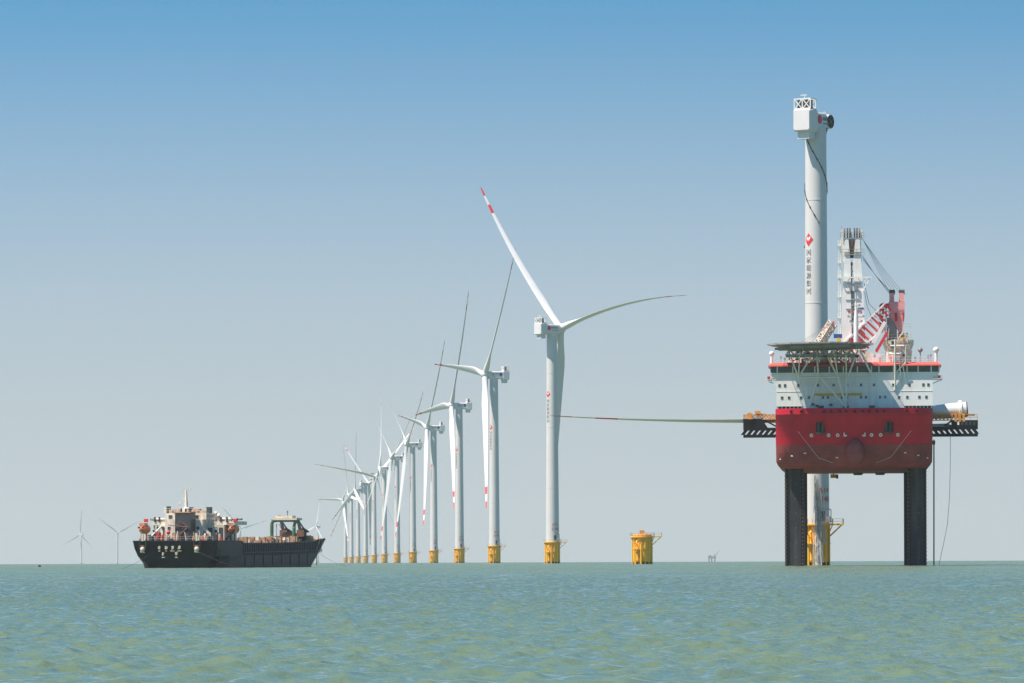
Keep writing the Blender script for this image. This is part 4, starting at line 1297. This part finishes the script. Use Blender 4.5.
# deckhouse
def SB(px, py, u): 
    """Ship-local v and w of a picture point on the plane u metres forward of the stern."""
    # solve along the view ray
    d = at(px, py, 1.0) - Vector((0, 0, EYE)); o = Vector((0, 0, EYE))
    inv = Mship.inverted(); a = inv @ o; b = inv @ (o + d * 1000)
    k = (u - a.y) / (b.y - a.y); return a.lerp(b, k)
mb = MB()
H0 = SB(165, 540, 10).x; H1 = SB(202.5, 540, 10).x
z1 = SB(185, 519.5, 10).z; z2 = SB(185, 513, 10).z
mb.box(H0, H1, 10, 21, S_H, z1, 0)
mb.box(H0 - .4, H1 + .4, 11.5, 21.5, z1, z2, 0)
zbd = SB(190, 521.5, 15).z
mb.box(-9.6, 9.6, 14, 22, zbd - .75, zbd, 0)
for vv in (-9.2, -5.8, 5.8, 9.2): mb.bar((vv, 15, S_H), (vv, 15, zbd), .3)
mb.box(-7.2, H0 + .02, 13, 21, S_H, zbd - .76, 0); mb.box(H1 - .02, 7.2, 13, 21, S_H, zbd - .76, 2)
for k, (va, vb) in enumerate(((-6.6, -5.4), (-4.9, -3.9), (3.6, 4.6), (5.0, 5.6), (6.0, 6.9))): mb.box(va, vb, 12.9, 12.99, S_H + .2, S_H + (2.4 if k % 2 else 2.9), 3)
dh = mb.build("deckhouse", [M['old'], M['rust'], M['cream'], M['dark']], ship)
mb = MB()
for a, b in ((-9.6, H0 - .4), (H1 + .4, 9.6)): mb.rail([(a, 14, zbd), (b, 14, zbd)], 1.0, 1.0, .05)
mb.rail([(H0 - .4, 11.5, z2), (H1 + .4, 11.5, z2)], 1.0, 1.0, .05)
mb.rail([(-8.6, .3, S_H), (8.6, .3, S_H)], 1.0, 1.4, .025)
mb.build("railing", M['old'], dh)
for px, py, u, s in ((170.5, 517, 11.48, .8), (196.8, 517, 11.48, .8), (158, 528, 12.98, .6), (163, 528, 12.98, .6), (169, 528, 9.98, .6), (198, 528, 9.98, .6), (203.5, 529, 12.98, .6)):
    p = SB(px, py, u); mb = MB(); mb.cbox((p.x, u - .02, p.z), (s + .15, .06, s + .15), 1); mb.cbox((p.x, u - .04, p.z), (s, .08, s), 0); mb.build("window", [M['glass'], M['old']], dh)
mb = MB()     # starboard bridge windows
for k in range(3):
    mb.box(H1 + .38, H1 + .46, 12.3 + k * 3, 14.7 + k * 3, z1 + .45, z2 - .35)
mb.build("window", M['glass'], dh)
mb = MB()     # dark funnel casing with pipe frame
c0, c1 = SB(175, 530, 6.5).x, SB(190.5, 530, 6.5).x; zc = SB(183, 513, 6.5).z
mb.box(c0, c1, 6.5, 9.98, S_H, zc, 0); mb.box(c0 - .12, c1 + .12, 6.4, 9.95, zc, zc + .25, 1)
for k in range(3): mb.tube([(c0 + .8 + k * 1.0, 8.5, zc + .2), (c0 + .8 + k * 1.0, 8.5, zc + 1.0)], .22, 8, m=0)
fc = mb.build("funnel_casing", [M['dark'], M['tan']], ship)
mb = MB()
pts = [SB(x, y, 6.2) for x, y in ((175.5, 526), (181, 521), (187, 526), (187, 535), (176, 535), (175.5, 526), (187, 526), (176, 535))]
mb.tube(pts, .09, 6); mb.tube([SB(168, 525, 6.2), SB(188, 527, 6.2)], .1, 6); mb.tube([SB(176, 538, 6), SB(187, 528, 6)], .12, 6)
mb.build("pipe_frame", M['rust'], fc)
mb = MB()     # roof gear and mast
mp = SB(186.5, 510, 15)
mb.lathe([(1.0, z2 - mp.z), (.9, .3), (.5, .6)], 14, (mp.x, 15, mp.z))
mb.tube([(mp.x, 15, mp.z), SB(186.3, 500, 15), SB(186, 490, 15)], [.4, .32, .2], 10)
for py, w in ((490.5, 4.2), (498.7, 3.2), (504, 2)): mb.bar(SB(186.2 - w, py, 15), SB(186.2 + w, py, 15), .16)
for s in (-3.8, 3.8, 2): mb.cbox(SB(186.2 + s, 489.5, 15), (.25, .25, .5))
mb.bar(SB(180, 512, 15), SB(180, 502.5, 15), .12); mb.cbox(SB(180, 503, 15), (.5, .4, .5))
mb.build("mast", M['old'], ship, 40)
mb = MB()
for px, w_, h_, m_ in ((167, 1.2, 1.3, 1), (172.5, 1.6, .7, 0), (176, 1.4, .8, 0), (193, 1.2, .6, 0), (197, 1.5, .9, 0), (191, .6, 1.3, 2), (209, 1.0, 1.3, 2), (168.5, .6, 1.5, 2), (202, 2.0, .5, 0)):
    p = SB(px, 512.5, 14); mc = MB(); mc.box(p.x - w_ / 2, p.x + w_ / 2, 13.5, 14.8, z2, z2 + h_); mc.build("roof_locker", (M['tan'], M['old'], M['dark'])[m_], ship)
for v in (-8.4, -7.2, -6.0, 6.4, 7.6):      # liferaft canisters and lockers along the boat deck
    mc = MB(); mc.lathe([(.3, -.6), (.38, -.5), (.38, .5), (.3, .6)], 12, (v, 14.8, zbd + .42), 0, True, 'x'); mc.build('liferaft_canister', M['old'], ship, 40)
for v, h_ in ((-5.2, 1.9), (-4.6, 1.4), (5.0, 1.7), (5.6, 1.2)):
    mc = MB(); mc.tube([(v, 14.6, zbd), (v, 14.6, zbd + h_), (v, 13.9, zbd + h_ + .3)], [.22, .22, .34], 10); mc.build('ventilator', M['old'], ship, 40)
# stairs, stores and gear on the after deck (each piece bolted to the ship)
mb = MB()
for i in range(90):
    v = random.uniform(-8.6, 8.6); u = random.uniform(1.2, 8.5); s = random.uniform(.25, .75)
    if c0 - .5 < v < c1 + .5 and u > 5.5: continue
    h_ = random.uniform(.4, 1.9)
    mc = MB(); mc.box(v - s / 2, v + s / 2, u, u + s, S_H, S_H + h_); mc.build('deck_locker', M[random.choice(['old', 'old', 'old', 'tan', 'rust', 'dark', 'dark', 'dark', 'red'])], ship)
for i in range(30):
    v = random.uniform(-8.6, 8.6); u = random.uniform(1.0, 6); mc = MB(); mc.tube([(v, u, S_H), (v + random.uniform(-.4, .4), u, S_H + random.uniform(.8, 2.4))], .09, 5); mc.build('deck_post', M[random.choice(['old', 'tan', 'dark'])], ship)
mb.bar(SB(199, 524, 11), SB(212, 536, 11), .9, .5, m=0); mb.bar(SB(199, 529, 10.8), SB(210, 539, 10.8), .5, .3, m=2)
mb.bar(SB(150, 538, 6), SB(162, 526, 9), .3, m=0)
mb.build("stairway", [M['old'], M['tan'], M['rust']], ship)
mb = MB()
for px, py in ((162.5, 536), (168.5, 532.5), (161.5, 540)):
    p = SB(px, py, 4); mb = MB(); mb.sphere(p, .45, 10); mb.build("buoy_ball", M['red'], ship, 50)
# davits
for sg in (-1, 1):
    mb = MB(); u = 16
    for du in (-1.6, 1.6):
        mb.tube([(sg * 8.2, u + du, S_H), (sg * 8.3, u + du, S_H + 2.2), (sg * 8.4, u + du, zbd + .3), (sg * 9.9, u + du, zbd + .5)], .22, 8)
    mb.bar((sg * 7.0, u - 2, S_H), (sg * 9.2, u - 2, S_H + 2.4), .35)
    mb.build("davit", M['dark'], ship)
    # the lifeboat hangs from it: a thing of its own
    px = 144.7 if sg < 0 else 233.6
    p = SB(px, 529.3, u); wp = Mship @ p
    lb = thing("lifeboat", wp, -sth, "orange enclosed lifeboat hanging on the ship's side %s" % ("at the stern's far left corner" if sg < 0 else "between deckhouse and cargo deck"), "lifeboat", "lifeboats of the black ship")
    mb = MB(); rings = []
    for k in range(13):
        t = -1 + 2 * k / 12; w_ = math.sqrt(max(.002, 1 - abs(t) ** 2.6))
        rings.append([(1.08 * w_ * math.cos(a), t * 2.3, (1.12 if math.sin(a) > 0 else 1.1) * w_ * math.sin(a) * (1.0 if math.sin(a) > 0 else .95)) for a in [2 * math.pi * j / 18 for j in range(18)]])
    mb.loft(rings, True, True); mb.build("hull", M['lifeboat'], lb, 50)
    mb = MB(); mb.box(-.6, .6, -2.0, .4, .75, 1.35); mb.build("wheelhouse", M['lifeboat'], lb)
    mb = MB()
    for v in (-.45, .35): mb.cbox((v, -2.55, .35), (.42, .5, .36))
    mb.cbox((.25, -2.45, -.45), (.7, .6, .22)); mb.build("window", M['dark'], lb)
# flags/red lamps on the bridge wings
mb = MB()
for px in (146, 235.5): p = SB(px, 520.6, 14); mb.cbox(p, (.8, .5, .7), 0)
for px in (155, 159.5, 221, 227): p = SB(px, 519.5, 14); mb.cbox(p, (.35, .35, 1.1), 1)
mb.build("wing_lamp", [M['red'], M['dark']], ship)
# cargo deck: stacked rusty and timber cargo, a low heap the photograph shows as one mass
mb = MB(); random.seed(33)
for i in range(170):
    u = random.uniform(24, 82); v = random.uniform(2, 8.9); s = random.uniform(.5, 1.6); zb = S_H - .55 + (max(0, u - 45) / 40) * .6
    mb.box(v - s / 2, v + s / 2, u - s / 2, u + s / 2, zb, zb + random.uniform(.4, 1.6), random.choice([0, 0, 0, 1, 2]))
o = mb.build("cargo_heap", [M['tan'], M['rust'], M['old']]); o.location = ship.location; o.rotation_euler = ship.rotation_euler
tag(o, "low heap of tan and rusty cargo along the black ship's open deck", "cargo", None, "stuff")
# green gantry
GU = 68
def G(px, py, du=0): return SB(px, py, GU + du)
gan = None
mb = MB()
for du in (-1.6, 1.6):
    mb.tube([G(271.8, 541, du), G(271.8, 524.5, du), G(273, 521.3, du), G(276, 520.2, du)], .42, 8)
    mb.tube([G(294, 541, du), G(294, 528, du), G(295, 522.5, du), G(299, 519.6, du)], .42, 8)
a, b = G(274, 522, 0), G(296, 517.6, 0)
mb.box(a.x, b.x, GU - 2, GU + 2, a.z, a.z + .6, 0)
mb.box(G(275, 520, 0).x, G(299.5, 520, 0).x, GU - 2.2, GU + 2.2, G(275, 520.2).z, G(275, 518.2).z, 1)
mb.box(G(277, 518, 0).x, G(294, 518, 0).x, GU - 1.4, GU + 1.4, G(275, 518.2).z + .002, G(275, 515.8).z, 1)
gan = mb.build("gantry", [M['green'], M['cream']], ship, 40)
mb = MB(); mb.bar(G(287.5, 516), G(287.5, 510.5), .12); mb.bar(G(286.5, 512), G(288.5, 512), .12); mb.cbox(G(279.5, 517), (.5, .5, .8))
mb.build("antenna", M['dark'], gan)
mb = MB(); mb.tube([G(276.5, 541), G(276.5, 524)], .1, 6); mb.tube([G(279, 524), G(285, 536)], .06, 5)
mb.build("hoist_rope", M['rope'], gan)
# machines parked on the cargo deck under the gantry
def loader(px, name_label, flip):
    u = 73.0
    p = SB(px, 540, u); wp = Mship @ Vector((p.x, u, S_H + .5))
    o = thing("excavator", wp, -sth, name_label, "excavator", "machines on the cargo deck")
    mb = MB(); mb.box(-.9, .9, -1.6, 1.6, 0, .7, 1); mb.box(-.8, .9, -1.2, 1.2, .75, 2.2, 0); mb.build("body", [M['rust'], M['black']], o)
    mb = MB(); s = flip
    mb.prism([(-.5 * s, -.3, 1.5), (.25 * s, -.3, 1.8), (-.95 * s, -.3, 5.0), (-1.2 * s, -.3, 4.9)], (0, .6, 0)); mb.bar((-1.1 * s, 0, 4.9), (.5 * s, 0, 2.6), .3)
    mb.build("arm", M['dark'], o)
    mb = MB(); mb.prism([(.3 * s, -.5, 2.8), (1.6 * s, -.5, 2.0), (1.7 * s, -.5, 1.6), (.2 * s, -.5, 1.7)], (0, 1.0, 0)); mb.build("bucket", M['black'], o)
loader(284.5, "dark excavator with raised arm parked under the green gantry", 1)
loader(301.5, "dark excavator with raised arm parked forward of the green gantry", 1)
mb = MB(); p = SB(289.5, 536, 72); wp = Mship @ Vector((p.x, 72, S_H + .5))
mb.box(-1.4, 1.4, -1.2, 1.2, 0, 1.5); mb.box(-1.2, 1.2, -1, 1, 1.5, 1.75)
o = mb.build("cargo_crate", M['tan']); o.location = wp; o.rotation_euler = (0, 0, -sth); tag(o, "brown crate on the cargo deck inside the green gantry's legs", "crate")

# anchor lines
def line(p0, p1, sag, label):
    p0, p1 = Vector(p0), Vector(p1); mb = MB()
    pts = []
    for i in range(13):
        s = i / 12; q = (p1 - p0) * s; q.z -= sag * 4 * s * (1 - s); pts.append(q)
    mb.tube(pts, .028, 5)
    o = mb.build("anchor_line", M['legsteel']); o.location = p0
    tag(o, label, "anchor line", "anchor lines of the black ship")
def seap(px, D): x = at(px, 560, D).x; return Vector((x, D, sea_z(x, D) - .2))
line(Mship @ Vector((-5.4, -.2, 3.0)), seap(120, 960), .35, "anchor line slanting from the black stern out to the left")
line(Mship @ Vector((5.6, -.4, 3.4)), seap(243, 985), .3, "anchor line slanting from the black stern across the ship's side")
line(Mship @ Vector((9.0, 80, 3.4)), seap(352, 1300), .8, "anchor line running from the ship's bow out towards the turbines")

# ------------------------------------------------------------------ small far things
x, D = at(712.5, 560, 12000).x, 12000
far = thing("offshore_platform", (x, D, sea_z(x, D)), 0, "tiny distant work platform with raised crane on the horizon beside the foundation", "platform")
mb = MB(); mb.box(-11, 9, -8, 8, 12, 17); mb.box(-10, -3, -6, 6, 17, 20); mb.build("deck", M['farsteel'], far)
for a in (-9, -2, 6):
    mb = MB(); mb.box(a - 1.4, a + 1.4, -5, 5, -5, 12); mb.build("leg", M['farsteel'], far)
mb = MB(); mb.bar((5, 0, 17), (17, 0, 31), 1.4); mb.bar((5, 0, 17), (5, 0, 22), 2); mb.build("crane_boom", M['farsteel'], far)
x, D = at(39.6, 560, 1330).x, 1330
b_ = thing("buoy", (x, D, sea_z(x, D)), 0, "small dark buoy floating alone on the water left of the ship", "buoy")
mb = MB(); mb.lathe([(.2, -.5), (.42, -.1), (.42, .25), (.2, .45), (.05, .5)], 16); mb.build("float", M['black'], b_, 40)
mb = MB(); mb.bar((0, 0, .4), (0, 0, .8), .08); mb.build("pole", M['dark'], b_)
